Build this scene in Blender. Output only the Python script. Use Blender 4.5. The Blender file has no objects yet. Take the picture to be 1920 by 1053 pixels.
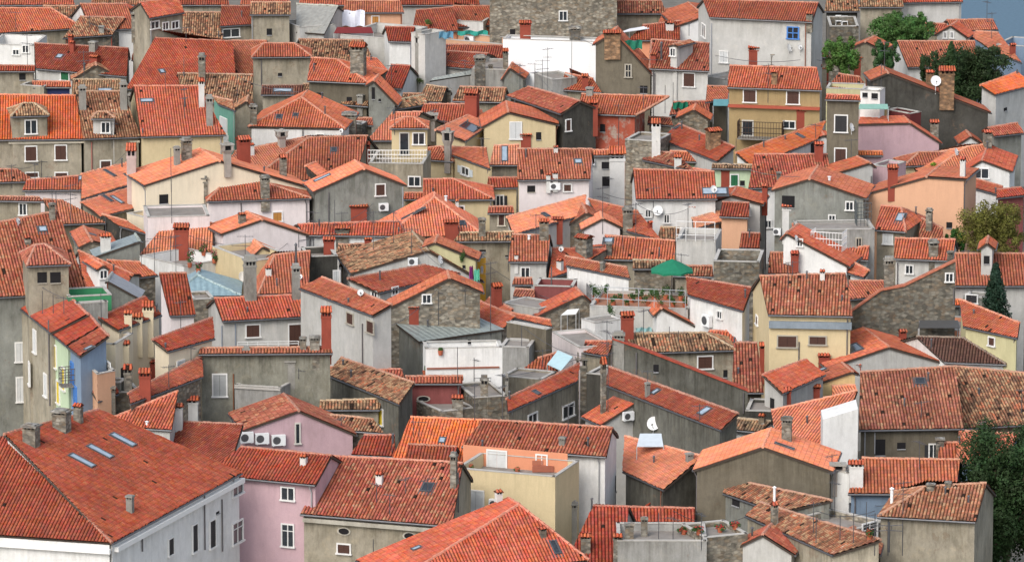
import bpy, math, random
from mathutils import Vector as V, Matrix
from mathutils.geometry import intersect_ray_tri
random.seed(7)
R = math.radians
scn = bpy.context.scene
col = scn.collection
# ------------------------------------------------------------------ camera
HC, PIT, FPX = 113.0, R(12.0), 11580.0
CAM = V((0, 0, HC))
FW, UPV, RT = V((0, math.cos(PIT), -math.sin(PIT))), V((0, math.sin(PIT), math.cos(PIT))), V((1, 0, 0))
def ray(x, y): return (FW * FPX + RT * (x - 960) + UPV * (526.5 - y)).normalized()
def onz(q, z):
    d = ray(*q); t = (z - HC) / d.z
    return CAM + d * t
def onpl(q, P, N):
    d = ray(*q); t = (P - CAM).dot(N) / d.dot(N)
    return CAM + d * t
def ppm(P): return FPX / (P - CAM).length
cd = bpy.data.cameras.new('camera'); cam = bpy.data.objects.new('camera', cd); col.objects.link(cam)
cam.location = CAM; cam.rotation_euler = (R(90) - PIT, 0, 0)
cd.sensor_width = 36; cd.lens = 36 * FPX / 1920; cd.clip_start = 1; cd.clip_end = 60000
scn.camera = cam
# ------------------------------------------------------------------ world and sun
SUN_EL, SUN_AZ = R(42), R(-30)      # azimuth from +Y (away from the camera) towards +X
w = bpy.data.worlds.new('World'); scn.world = w; w.use_nodes = True
nt = w.node_tree; bg = nt.nodes['Background']
sky = nt.nodes.new('ShaderNodeTexSky'); sky.sky_type = 'NISHITA'; sky.sun_disc = False
sky.dust_density = 3.0; sky.air_density = 1.0
sd = V((math.sin(SUN_AZ) * math.cos(SUN_EL), -math.cos(SUN_AZ) * math.cos(SUN_EL), math.sin(SUN_EL)))
sky.sun_elevation = SUN_EL; sky.sun_rotation = math.atan2(sd.x, sd.y)
hz_ = nt.nodes.new('ShaderNodeHueSaturation'); hz_.inputs['Saturation'].default_value = .6; hz_.inputs['Value'].default_value = 1.74
nt.links.new(sky.outputs[0], hz_.inputs['Color']); nt.links.new(hz_.outputs[0], bg.inputs[0]); bg.inputs[1].default_value = 0.15
ld = bpy.data.lights.new('sun', 'SUN'); ld.energy = 1.3; ld.angle = R(34); ld.color = (1, 0.98, 0.95)
lo = bpy.data.objects.new('sun', ld); col.objects.link(lo); lo.rotation_euler = sd.to_track_quat('Z', 'Y').to_euler()
scn.view_settings.view_transform = 'Standard'; scn.view_settings.look = 'None'; scn.view_settings.exposure = 0
# ------------------------------------------------------------------ materials
class NT:
    def __init__(s, name):
        s.m = bpy.data.materials.new(name); s.m.use_nodes = True; s.t = s.m.node_tree; s.n = s.t.nodes
        s.b = s.n['Principled BSDF']; s.b.inputs['Roughness'].default_value = .9
        s.b.inputs['Specular IOR Level'].default_value = .25
    def node(s, ty, **k):
        o = s.n.new(ty)
        for a, v in k.items(): setattr(o, a, v)
        return o
    def lk(s, a, b): s.t.links.new(a, b)
    def put(s, sock, v):
        if hasattr(v, 'is_linked') or hasattr(v, 'links'): s.lk(v, sock)
        elif isinstance(v, (tuple, list)) and len(v) == 3 and sock.type == 'RGBA': sock.default_value = (*v, 1)
        else: sock.default_value = v
    def math(s, op, a, b=None, c=None, clamp=False):
        o = s.node('ShaderNodeMath', operation=op, use_clamp=clamp)
        for i, v in enumerate((a, b, c)):
            if v is not None: s.put(o.inputs[i], v)
        return o.outputs[0]
    def mix(s, f, a, b, mode='MIX'):
        o = s.node('ShaderNodeMix', data_type='RGBA', blend_type=mode)
        s.put(o.inputs[0], f); s.put(o.inputs[6], a); s.put(o.inputs[7], b)
        return o.outputs[2]
    def noise(s, vec, scale, detail=3, rough=.6):
        o = s.node('ShaderNodeTexNoise'); o.inputs['Scale'].default_value = scale
        o.inputs['Detail'].default_value = detail; o.inputs['Roughness'].default_value = rough
        if vec is not None: s.lk(vec, o.inputs['Vector'])
        return o.outputs[0]
    def ramp(s, f, stops):
        o = s.node('ShaderNodeValToRGB'); e = o.color_ramp.elements
        while len(e) < len(stops): e.new(0.5)
        for i, (p, c) in enumerate(stops): e[i].position = p; e[i].color = (*c, 1) if len(c) == 3 else c
        s.lk(f, o.inputs[0]); return o.outputs[0]
    def maprange(s, v, a, b, c, d):
        o = s.node('ShaderNodeMapRange'); s.put(o.inputs[0], v)
        for i, x in enumerate((a, b, c, d)): o.inputs[i + 1].default_value = x
        return o.outputs[0]
    def pos(s, sc=(1, 1, 1)):
        g = s.node('ShaderNodeNewGeometry'); m = s.node('ShaderNodeMapping'); m.inputs['Scale'].default_value = sc
        s.lk(g.outputs['Position'], m.inputs['Vector']); return m.outputs[0]
    def bump(s, h, strength=.5, dist=.05):
        o = s.node('ShaderNodeBump'); o.inputs['Strength'].default_value = strength; o.inputs['Distance'].default_value = dist
        s.lk(h, o.inputs['Height']); s.lk(o.outputs[0], s.b.inputs['Normal'])
def mat_roof():
    s = NT('clay_roof_tiles')
    oi = s.node('ShaderNodeObjectInfo'); age = oi.outputs['Alpha']
    uv = s.node('ShaderNodeUVMap'); sp = s.node('ShaderNodeSeparateXYZ'); s.lk(uv.outputs[0], sp.inputs[0])
    fu, fv = s.math('FLOOR', sp.outputs[0]), s.math('FLOOR', sp.outputs[1])
    cu, cv = s.math('FRACT', sp.outputs[0]), s.math('FRACT', sp.outputs[1])
    cb = s.node('ShaderNodeCombineXYZ'); s.lk(fu, cb.inputs[0]); s.lk(fv, cb.inputs[1])
    s.lk(s.math('MULTIPLY', oi.outputs['Random'], 97.0), cb.inputs[2])
    wn = s.node('ShaderNodeTexWhiteNoise', noise_dimensions='3D'); s.lk(cb.outputs[0], wn.inputs['Vector'])
    rnd = wn.outputs['Value']; rc = s.node('ShaderNodeSeparateColor'); s.lk(wn.outputs['Color'], rc.inputs[0])
    P = s.pos()
    big = s.noise(P, .35, 4, .65); med = s.noise(P, 1.6, 4, .7); fine = s.noise(P, 9, 2)
    streak = s.noise(s.pos((2.2, 2.2, .3)), 1.0, 3)
    # brightness of each tile, more scatter with age
    amp = s.math('MULTIPLY_ADD', age, .7, .16)
    br = s.math('ADD', s.math('MULTIPLY', s.math('SUBTRACT', rnd, .5), amp), 1.0)
    br = s.math('MULTIPLY', br, s.maprange(big, .3, .7, .82, 1.16))
    br = s.math('MULTIPLY', br, s.maprange(med, .25, .75, .86, 1.12))
    base = s.mix(1, oi.outputs['Color'], s.mix(0, (1, 1, 1), (1, 1, 1)), 'MULTIPLY')
    hs = s.node('ShaderNodeHueSaturation'); s.lk(base, hs.inputs['Color'])
    s.lk(s.math('MULTIPLY_ADD', rc.outputs[1], .016, .494), hs.inputs['Hue']); s.lk(br, hs.inputs['Value'])
    s.lk(s.maprange(med, .3, .7, .88, 1.04), hs.inputs['Saturation'])
    pz = s.noise(P, 1.1, 4, .7); old = s.ramp(s.math('MULTIPLY_ADD', rc.outputs[2], .5, s.maprange(pz, .3, .7, -.05, .55)), [(0, (.035, .03, .022)), (.22, (.09, .065, .042)), (.42, (.26, .13, .075)), (.58, (.42, .30, .17)), (.78, (.42, .11, .05)), (1, (.52, .44, .31))])
    k = s.math('ADD', s.math('MULTIPLY', age, 1.12), s.math('ADD', s.math('MULTIPLY', s.math('SUBTRACT', med, .5), 1.9), s.math('MULTIPLY', s.math('SUBTRACT', rc.outputs[0], .5), .6)))
    k = s.maprange(k, .62, 1.02, 0, .9)
    c = s.mix(k, hs.outputs[0], old)
    soot = s.maprange(streak, .5, .74, 0, .55); c = s.mix(s.math('MULTIPLY', soot, s.math('ADD', age, .35)), c, (.10, .07, .055))
    # relaid rectangles of tiles, and single slipped or missing ones
    cb2 = s.node('ShaderNodeCombineXYZ'); wob = s.math('MULTIPLY', s.math('SUBTRACT', med, .5), 9.0)
    s.lk(s.math('FLOOR', s.math('DIVIDE', s.math('ADD', fu, wob), 13.0)), cb2.inputs[0]); s.lk(s.math('FLOOR', s.math('DIVIDE', s.math('ADD', fv, wob), 8.0)), cb2.inputs[1]); s.lk(oi.outputs['Random'], cb2.inputs[2])
    w2 = s.node('ShaderNodeTexWhiteNoise', noise_dimensions='3D'); s.lk(cb2.outputs[0], w2.inputs['Vector'])
    h2 = s.node('ShaderNodeHueSaturation'); s.lk(c, h2.inputs['Color']); s.lk(s.maprange(w2.outputs['Value'], 0, 1, .9, 1.12), h2.inputs['Value']); c = h2.outputs[0]
    gap = s.math('LESS_THAN', rc.outputs[0], s.math('MULTIPLY_ADD', age, .03, -.0035)); c = s.mix(gap, c, (.035, .022, .016))
    row = s.maprange(cv, .0, .22, .68, 1.0)  # shade and dirt where tile rows overlap, painted into the colour
    ch = s.maprange(s.math('ABSOLUTE', s.math('SUBTRACT', cu, .5)), .24, .46, 1.0, .30)  # channels between barrels: shade painted dark into the colour, with some dirt
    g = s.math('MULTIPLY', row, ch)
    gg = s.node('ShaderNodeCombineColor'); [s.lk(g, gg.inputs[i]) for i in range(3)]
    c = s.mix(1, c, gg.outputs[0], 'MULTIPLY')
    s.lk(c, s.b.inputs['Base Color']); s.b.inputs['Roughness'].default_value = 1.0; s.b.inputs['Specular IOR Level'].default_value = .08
    h = s.math('ADD', s.math('MULTIPLY', s.math('SUBTRACT', 1.0, cv), .6), s.math('ADD', s.math('MULTIPLY', fine, .25), s.math('MULTIPLY', rnd, .5)))
    s.bump(h, .8, .06)
    return s.m
def mat_wall(name, kind):
    s = NT(name); oi = s.node('ShaderNodeObjectInfo'); dirt = oi.outputs['Alpha']; c = oi.outputs['Color']
    P = s.pos(); big = s.noise(P, .3, 5, .7); med = s.noise(P, 1.3, 5, .7); fine = s.noise(P, 14, 3)
    st = s.noise(s.pos((.9, .9, .3)), 1.0, 6, .75)
    if kind == 'stone':
        vo = s.node('ShaderNodeTexVoronoi'); vo.inputs['Scale'].default_value = 2.6
        mp = s.pos((1, 1, 1.8)); nz = s.node('ShaderNodeTexNoise'); nz.inputs['Scale'].default_value = 2.0; s.lk(mp, nz.inputs['Vector'])
        s.lk(s.mix(.12, mp, nz.outputs['Color'], 'ADD'), vo.inputs['Vector'])
        sc = s.node('ShaderNodeSeparateColor'); s.lk(vo.outputs['Color'], sc.inputs[0])
        br = s.maprange(sc.outputs[0], 0, 1, .5, 1.5); bc = s.node('ShaderNodeCombineColor'); [s.lk(br, bc.inputs[i]) for i in range(3)]
        c = s.mix(1, c, bc.outputs[0], 'MULTIPLY'); c = s.mix(s.maprange(sc.outputs[1], .55, 1, 0, .5), c, (.30, .2, .11))
        c = s.mix(s.maprange(vo.outputs['Distance'], .3, .55, 0, .4), c, (.08, .07, .06))
        s.bump(vo.outputs['Distance'], -.6, .08)
    elif kind == 'brick':
        bt = s.node('ShaderNodeTexBrick'); bt.inputs['Scale'].default_value = 3.2; bt.inputs['Mortar Size'].default_value = .02
        s.lk(P, bt.inputs['Vector']); c = s.mix(s.maprange(med, .5, .62, 0, .8), c, (.36, .33, .28)); s.bump(fine, .3, .03)
    else:
        s.bump(s.math('ADD', s.math('MULTIPLY', med, .7), s.math('MULTIPLY', fine, .3)), .35, .05)
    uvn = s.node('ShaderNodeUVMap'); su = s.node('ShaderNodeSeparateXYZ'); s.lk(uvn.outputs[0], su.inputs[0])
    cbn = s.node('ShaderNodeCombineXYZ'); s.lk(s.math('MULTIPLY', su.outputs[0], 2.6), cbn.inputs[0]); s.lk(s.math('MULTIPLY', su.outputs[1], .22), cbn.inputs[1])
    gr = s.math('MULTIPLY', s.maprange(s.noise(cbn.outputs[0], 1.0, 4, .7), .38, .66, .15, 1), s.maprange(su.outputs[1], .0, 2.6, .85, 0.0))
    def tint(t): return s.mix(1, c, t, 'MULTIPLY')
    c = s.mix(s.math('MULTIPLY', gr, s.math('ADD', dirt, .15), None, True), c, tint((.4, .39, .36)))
    peel = s.noise(P, .55, 6, .75)
    c = s.mix(s.math('MULTIPLY', s.maprange(peel, .60, .63, 0, .75), s.maprange(dirt, .45, .7, 0, 1), None, True), c, s.mix(.5, c, (.20, .13, .085)))
    c = s.mix(s.math('MULTIPLY', s.maprange(big, .4, .7, 0, .8), dirt, None, True), c, tint((.62, .6, .54)))
    c = s.mix(s.math('MULTIPLY', s.maprange(st, .5, .74, 0, .9), dirt, None, True), c, tint((.42, .41, .38)))
    c = s.mix(s.math('MULTIPLY', s.maprange(med, .56, .64, 0, .6), dirt, None, True), c, tint((1.25, 1.2, 1.12)))
    big2 = s.noise(s.pos((1, 1, .7)), .7, 7, .8); k = s.math('MULTIPLY', s.maprange(big2, .3, .7, -.3, .32), dirt); v = s.math('MULTIPLY', s.maprange(fine, .2, .8, .92, 1.05), s.math('ADD', 1.0, k)); vc = s.node('ShaderNodeCombineColor'); [s.lk(v, vc.inputs[i]) for i in range(3)]
    c = s.mix(1, c, vc.outputs[0], 'MULTIPLY')
    s.lk(c, s.b.inputs['Base Color']); return s.m
def mat_plain(name, c=None, rough=.7, metal=0, var=.15, spec=.3, corr=0):
    s = NT(name)
    if c is None:
        base = s.node('ShaderNodeObjectInfo').outputs['Color']
    else:
        base = s.node('ShaderNodeRGB'); base.outputs[0].default_value = (*c, 1); base = base.outputs[0]
    n = s.noise(s.pos(), 2.5, 4); v = s.maprange(n, .25, .75, 1 - var, 1 + var)
    vc = s.node('ShaderNodeCombineColor'); [s.lk(v, vc.inputs[i]) for i in range(3)]
    s.lk(s.mix(1, base, vc.outputs[0], 'MULTIPLY'), s.b.inputs['Base Color'])
    s.b.inputs['Roughness'].default_value = rough; s.b.inputs['Metallic'].default_value = metal; s.b.inputs['Specular IOR Level'].default_value = spec
    if corr:
        uv = s.node('ShaderNodeUVMap'); sp = s.node('ShaderNodeSeparateXYZ'); s.lk(uv.outputs[0], sp.inputs[0])
        s.bump(s.math('SINE', s.math('MULTIPLY', sp.outputs[0], 6.283)), .5, .05)
    return s.m
def mat_leaf(name):
    s = NT(name); oi = s.node('ShaderNodeObjectInfo')
    n = s.noise(s.pos(), 1.1, 3); f = s.noise(s.pos(), 14, 1)
    hs = s.node('ShaderNodeHueSaturation'); s.lk(oi.outputs['Color'], hs.inputs['Color'])
    s.lk(s.maprange(n, .3, .7, .47, .515), hs.inputs['Hue']); s.lk(s.math('MULTIPLY', s.maprange(n, .3, .7, .55, 1.35), s.maprange(f, .25, .75, .7, 1.3)), hs.inputs['Value'])
    s.lk(hs.outputs[0], s.b.inputs['Base Color']); s.b.inputs['Roughness'].default_value = .65
    tr = s.node('ShaderNodeBsdfTranslucent'); s.lk(hs.outputs[0], tr.inputs[0]); mx = s.node('ShaderNodeMixShader'); mx.inputs[0].default_value = .25
    out = s.n['Material Output']; s.lk(s.b.outputs[0], mx.inputs[1]); s.lk(tr.outputs[0], mx.inputs[2]); s.lk(mx.outputs[0], out.inputs[0])
    return s.m
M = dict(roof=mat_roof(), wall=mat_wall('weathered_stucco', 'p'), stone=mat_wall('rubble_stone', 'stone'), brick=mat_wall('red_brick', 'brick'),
         eave=mat_plain('dark_eave_wood', (.06, .045, .035), .9), ridge=mat_plain('ridge_mortar_tiles', None, .9, 0, .35), metalroof=mat_plain('seam_metal_roof', None, .5, .15, .22, .4, 1),  # eave: dark brown wood for roof slab edges and undersides
         paint=mat_plain('paint', None, .6, 0, .08), glass=mat_plain('window_glass', (.025, .03, .035), .12, 0, .4, .8), skyglass=mat_plain('skylight_glass', (.30, .37, .43), .15, 0, .2, .8),
         metal=mat_plain('dull_metal', (.11, .11, .115), .5, .5), white=mat_plain('white_enamel', (.72, .73, .72), .45, 0, .08), dark=mat_plain('dark_void', (.012, .011, .012), .9),
         leaf=mat_leaf('foliage'), bark=mat_plain('bark', (.09, .065, .045), .95), cloth=mat_plain('cloth', None, .9, 0, .1), terracotta=mat_plain('terracotta', (.38, .11, .055), .85))
# ------------------------------------------------------------------ mesh building
class MB:
    def __init__(s): s.v, s.f, s.mi, s.uv = [], [], [], []
    def poly(s, pts, mi=0, uv=None):
        i = len(s.v); s.v += [V(p) for p in pts]; s.f.append(tuple(range(i, i + len(pts)))); s.mi.append(mi); s.uv += (uv or [(0, 0)] * len(pts))
    def box(s, o, a, b, c, mi=0):
        """box from corner o with edge vectors a, b, c"""
        o, a, b, c = V(o), V(a), V(b), V(c); p = [o, o + a, o + a + b, o + b, o + c, o + a + c, o + a + b + c, o + b + c]
        for q in ((0, 3, 2, 1), (4, 5, 6, 7), (0, 1, 5, 4), (1, 2, 6, 5), (2, 3, 7, 6), (3, 0, 4, 7)): s.poly([p[i] for i in q], mi)
    def cbox(s, c, a, b, h, mi=0):
        """box standing on centre c, half axes a, b, height vector h"""
        s.box(V(c) - a - b, a * 2, b * 2, h, mi)
    def tube(s, p, q, r, r2=None, n=6, mi=0, cap=True):
        p, q = V(p), V(q); r2 = r if r2 is None else r2; d = (q - p)
        if d.length < 1e-6: return
        m = d.to_track_quat('Z', 'Y').to_matrix(); A, B = [], []
        for i in range(n):
            a = 2 * math.pi * i / n; k = m @ V((math.cos(a), math.sin(a), 0)); A.append(p + k * r); B.append(q + k * r2)
        for i in range(n): j = (i + 1) % n; s.poly([A[i], A[j], B[j], B[i]], mi)
        if cap: s.poly(B, mi); s.poly(A[::-1], mi)
    def obj(s, name, mats, parent=None, color=None, smooth=False, origin=None):
        o0 = V(origin) if origin is not None else (parent.matrix_basis.translation.copy() if parent is not None else V((0, 0, 0)))
        me = bpy.data.meshes.new(name); me.from_pydata([tuple(v - o0) for v in s.v], [], s.f)
        for m in (mats if isinstance(mats, (list, tuple)) else [mats]): me.materials.append(M[m])
        me.polygons.foreach_set('material_index', s.mi)
        ul = me.uv_layers.new(name='UVMap'); ul.data.foreach_set('uv', [c for u in s.uv for c in u])
        if smooth: me.polygons.foreach_set('use_smooth', [True] * len(me.polygons))
        o = bpy.data.objects.new(name, me); col.objects.link(o)
        if parent is not None: o.parent = parent
        else: o.location = o0
        if color is not None: o.color = color if len(color) == 4 else (*color, 1)
        return o
ROOTPOS = {}
def thing(name, label, cat, loc, group=None):
    o = bpy.data.objects.new(name, None); col.objects.link(o); o.location = loc; o.empty_display_size = .5
    o['label'] = label; o['category'] = cat
    if group: o['group'] = group
    ROOTPOS[o.name] = V(loc); return o
class Part:
    """origin-aware part builder: children of the root's Empty keep the root's origin"""
def part(mb, name, mats, root, color=None, sub=None, smooth=False):
    base = ROOTPOS[root.name]
    me = mb.obj(name, mats, None, color, smooth, origin=base)
    me.location = (0, 0, 0); me.parent = sub or root
    return me
# ------------------------------------------------------------------ houses
RC = dict(n=(.66, .135, .045, .05), o=(.48, .115, .062, .2), s=(.68, .20, .112, .02), d=(.345, .063, .035, .2), e=(.40, .10, .06, .42), m=(.38, .13, .075, .80), y=(.36, .2, .12, 1.0),
          k=(.11, .05, .04, .3), g=(.33, .34, .33, 0), b=(.24, .275, .30, 0), x=(.15, .06, .045, .2), w=(.7, .7, .68, 0), r=(.28, .06, .035, .2))
WC = dict(a=(.86, .87, .87, .1), W=(.72, .715, .69, .34), P=(.70, .63, .615, .22), C=(.59, .48, .29, .22), Y=(.66, .50, .25, .2), O=(.33, .24, .12, .35), B=(.34, .305, .235, .85), G=(.24, .245, .22, .8), D=(.07, .067, .058, .9),
          S=(.27, .245, .195, .5), Z=(.18, .17, .14, .6), z=(.25, .245, .20, .95), K=(.36, .085, .05, .4), T=(.15, .34, .27, .4), R=(.50, .345, .37, .25), q=(.15, .147, .125, 1.0), i=(.70, .61, .46, .14), H=(.60, .35, .22, .12), L=(.50, .49, .46, .4), V=(.20, .27, .36, .3), N=(.15, .13, .095, .6),
          M=(.55, .30, .04, .2), E=(.36, .42, .25, .3), U=(.03, .04, .11, .2), Q=(.24, .075, .07, .4), F=(.05, .25, .11, .2), A=(.66, .28, .16, .15), X=(.46, .56, .38, .2), I=(.13, .03, .03, .2), J=(.54, .5, .29, .25), c=(.34, .335, .315, .7))
TRI = []       # (a, b, c, kind, root, info)
HOUSES = []
def reg(pts, kind, root, info):
    for i in range(1, len(pts) - 1): TRI.append((pts[0], pts[i], pts[i + 1], kind, root, info))
def hit(x, y, kinds=None, root=None):
    d = ray(x, y); best = None
    for a, b, c, k, r, info in TRI:
        if (kinds and k not in kinds) or (root and r is not root): continue
        p = intersect_ray_tri(a, b, c, d, CAM, True)
        if p is not None:
            t = (p - CAM).dot(d)
            if t > 0 and (best is None or t < best[0]): best = (t, p, k, r, info)
    return best
TILE_W, TILE_H = .235, .37
JIT = [random.uniform(-.01, .075) for _ in range(97)]
def slope_mesh(mb, pts, flat=False, lift=0.0, mi=0):
    """tiles over one planar roof face; pts[0]->pts[1] is the eave. Real barrel columns, run up the slope."""
    u = (pts[1] - pts[0]); u.z *= 1; u.normalize()
    n = (pts[1] - pts[0]).cross(pts[-1] - pts[0]).normalized()
    if n.z < 0: n = -n
    v = n.cross(u).normalized()
    if (pts[-1] - pts[0]).dot(v) < 0: v = -v
    O = pts[0]; P2 = [((p - O).dot(u), (p - O).dot(v)) for p in pts]
    u0, u1 = min(p[0] for p in P2), max(p[0] for p in P2)
    if flat:
        mb.poly([p + n * lift for p in pts], mi, [(a / .5, b / .5) for a, b in P2]); return n
    def rng(x):
        ys = []
        for i in range(len(P2)):
            (ax, ay), (bx, by) = P2[i], P2[(i + 1) % len(P2)]
            if (ax - x) * (bx - x) <= 0 and abs(ax - bx) > 1e-9: ys.append(ay + (by - ay) * (x - ax) / (bx - ax))
        return (min(ys), max(ys)) if ys else None
    step = TILE_W / 4; k0 = math.ceil((u0 + 1e-4) / step); k1 = math.floor((u1 - 1e-4) / step)
    cols = [u0 + 1e-4] + [k * step for k in range(k0, k1 + 1)] + [u1 - 1e-4]
    prof = (0, .045, .062, .045); prev = None
    for x in cols:
        r = rng(x)
        if r is None: prev = None; continue
        f = (x / TILE_W) % 1.0; h = .085 * math.sin(math.pi * f) ** .7 + lift if 0 < f < 1 else lift
        if len(pts) == 4: r = (r[0] - (JIT[int(math.floor(x / TILE_W)) % 97]), r[1])
        a = O + u * x + v * (r[0]) + n * h; b = O + u * x + v * r[1] + n * h; cur = (a, b, x, r)
        if prev: mb.poly([prev[0], a, b, prev[1]], mi, [(prev[2] / TILE_W, prev[3][0] / TILE_H), (x / TILE_W, r[0] / TILE_H), (x / TILE_W, r[1] / TILE_H), (prev[2] / TILE_W, prev[3][1] / TILE_H)])
        prev = cur
    return n
def finish(label, faces, slabs, walls, roofcode, wallcode, ridges, gutters, name='house', cat='house', wallmat=None):
    base = V((0, 0, 0)); n = 0
    for wl in walls:
        for p in wl: base += V((p.x, p.y, 0)); n += 1
    base /= max(n, 1)
    root = thing(name, label, cat, base)
    wc = WC[wallcode]; wm = wallmat or {'S': 'stone', 'Z': 'stone', 'K': 'brick', 'N': 'wall'}.get(wallcode, 'wall')
    mb = MB()
    for wl in walls:
        zt = sorted(q.z for q in wl)[-2]; uu = hz(wl[1] - wl[0]) if (wl[1] - wl[0]).length > .01 else V((1, 0, 0))
        if max(q.z for q in wl) - min(q.z for q in wl) < 1.2: mb.poly(wl, 0, [(0, 9)] * len(wl))
        else: mb.poly(wl, 0, [((q - wl[0]).dot(uu), max(0, zt - q.z)) for q in wl])
        reg(wl, 'w', root, None)
    j = random.uniform(.93, 1.07)
    part(mb, 'wall', wm, root, (wc[0] * j, wc[1] * j, wc[2] * j, wc[3]))
    if faces:
        rc = RC[roofcode]; j = random.uniform(.9, 1.1); g = random.uniform(.92, 1.1)
        tt = random.choice([(1, 1, 1), (.95, 1.12, 1.05), (.86, .95, .95), (1.04, 1.16, 1.1), (.9, 1.2, 1.25), (.8, 1.0, 1.05)]); rcol = (rc[0] * j * tt[0], rc[1] * j * g * tt[1] * .92, rc[2] * j * g * tt[2] * .88, min(1, rc[3] * random.uniform(.7, 1.5) + .04))
        metal = roofcode in 'gbw'; mb = MB()
        for pts in faces:
            slope_mesh(mb, pts, flat=metal, lift=.02); reg(pts, 'r', root, pts)
        for pts in slabs:
            nn = (pts[1] - pts[0]).cross(pts[2] - pts[0]).normalized()
            if nn.z < 0: nn = -nn
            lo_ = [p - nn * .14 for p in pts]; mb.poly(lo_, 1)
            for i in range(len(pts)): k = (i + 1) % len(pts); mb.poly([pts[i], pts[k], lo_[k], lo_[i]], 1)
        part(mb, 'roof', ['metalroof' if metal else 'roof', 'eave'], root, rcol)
        if ridges:
            mb = MB()
            for a, b in ridges:
                if (b - a).length < .3: continue
                L = (b - a).length; n_ = max(1, int(L / .42)); dd = (b - a) / n_
                for i in range(n_): k_ = V((random.uniform(-.02, .02), random.uniform(-.02, .02), .03 + random.uniform(-.02, .02))); mb.tube(a + dd * i + k_, a + dd * (i + 1) + k_, .13, .1, 6, 0)
            if mb.f: part(mb, 'ridge_tiles', 'ridge', root, (rcol[0] * .75 + .14, rcol[1] * .8 + .13, rcol[2] * .8 + .10, 1))
        dps = []
        if gutters and not metal:
            for a, b, o in gutters: mb = MB(); mb.tube(a + o, b + o, .075, None, 6); part(mb, 'gutter', 'metal', root); dps.append((a, b, o))
        for a, b, o in dps:
            if (b - a).length < 3.5 or random.random() < .35: continue
            k = random.choice((.06, .94)); q = a.lerp(b, k) + o; ni = -hz(o) * (.26 if hz(o).y < .3 else .0); mb = MB(); e = q + ni + V((0, 0, -.5)); mb.tube(q, e, .05, None, 6); mb.tube(e, e - V((0, 0, 6)), .05, None, 6); part(mb, 'downpipe', 'paint', root, random.choice(((.14, .13, .13), (.3, .3, .3), (.25, .1, .06))))
    HOUSES.append(root)
    return root
def hz(v): v = V((v.x, v.y, 0)); return v.normalized()
GB = -0.5
def at(p, z): return V((p.x, p.y, z))
def prism(label, e0, e1, r0, r1, b0, b1, rc, wc, ends='gg', oh=.3, ohe=.15, **k):
    """ridged roof on six points. ends: g gable wall, h hip at the 0 / 1 end"""
    faces = [[e0, e1, r1, r0], [b1, b0, r0, r1]]; ridges = [(r0, r1)]
    if ends[0] == 'h': faces.append([b0, e0, r0]); ridges += [(e0, r0), (b0, r0)]
    if ends[1] == 'h': faces.append([e1, b1, r1]); ridges += [(e1, r1), (b1, r1)]
    slabs = [list(f) for f in faces]
    c = (e0 + e1 + b0 + b1) / 4
    def ins(p, q1, q2):     # inset a corner along its two edges
        d1 = hz(q1 - p) * (ohe if True else 0); d2 = hz(q2 - p) * oh; s = (r0 - e0); run = V((s.x, s.y, 0)).length
        return p + d1 + d2
    we0, we1, wb0, wb1 = ins(e0, e1, b0), ins(e1, e0, b1), ins(b0, b1, e0), ins(b1, b0, e1)
    def lift(p, e, r):      # stay just under the slope
        run = V(((r - e).x, (r - e).y, 0)).length; return V((p.x, p.y, e.z + (r.z - e.z) * min(1, oh / max(run, .5)) - .1))
    we0, we1, wb0, wb1 = lift(we0, e0, r0), lift(we1, e1, r1), lift(wb0, b0, r0), lift(wb1, b1, r1)
    w0 = r0 + hz(r1 - r0) * ohe - V((0, 0, .1)) if (r1 - r0).length > .4 else r0 - V((0, 0, .1)); w1 = r1 - hz(r1 - r0) * ohe - V((0, 0, .1)) if (r1 - r0).length > .4 else r1 - V((0, 0, .1))
    if ends[0] == 'h': zz = min(we0.z, wb0.z); we0.z = wb0.z = zz
    if ends[1] == 'h': zz = min(we1.z, wb1.z); we1.z = wb1.z = zz
    walls = [[at(we0, GB), at(we1, GB), we1, we0], [at(wb1, GB), at(wb0, GB), wb0, wb1]]
    walls.append([at(wb0, GB), at(we0, GB), we0] + ([w0] if ends[0] == 'g' else []) + [wb0])
    walls.append([at(we1, GB), at(wb1, GB), wb1] + ([w1] if ends[1] == 'g' else []) + [we1])
    gut = []
    for a, b, r in ((e0, e1, r0), (b1, b0, r1)):
        if hz(a - r).y < .35: gut.append((a, b, hz(a - r) * .05 - V((0, 0, .06))))
    return finish(label, faces, slabs, walls, rc, wc, ridges, gut, **k)
def zfor(y, b): return 6 + (b - y) / (FPX / ((HC - 9) / math.sin(PIT + math.atan((y - 526.5) / FPX))))
def E(label, EL, ER, RL, RR, b, rc='o', wc='W', ends='gg', pitch=24, z=None, **k):
    """eave side towards the camera: eave and ridge end pixels"""
    if z is None: z = zfor((EL[1] + ER[1]) / 2, b)
    e0, e1 = onz(EL, z), onz(ER, z); u = hz(e1 - e0); n = V((-u.y, u.x, 0)); n = n if n.y > 0 else -n
    N = u.cross(n * math.cos(R(pitch)) + V((0, 0, math.sin(R(pitch)))))
    r0, r1 = onpl(RL, e0, N), onpl(RR, e0, N); zr = (r0.z + r1.z) / 2
    run = ((r0 - e0).dot(n) + (r1 - e0).dot(n)) / 2
    b0 = e0 + n * 2 * run if ends[0] == 'h' else e0 + 2 * V(((r0 - e0).x, (r0 - e0).y, 0))
    b1 = e1 + n * 2 * run if ends[1] == 'h' else e1 + 2 * V(((r1 - e1).x, (r1 - e1).y, 0))
    return prism(label, e0, e1, r0, r1, b0, b1, rc, wc, ends, **k)
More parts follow.
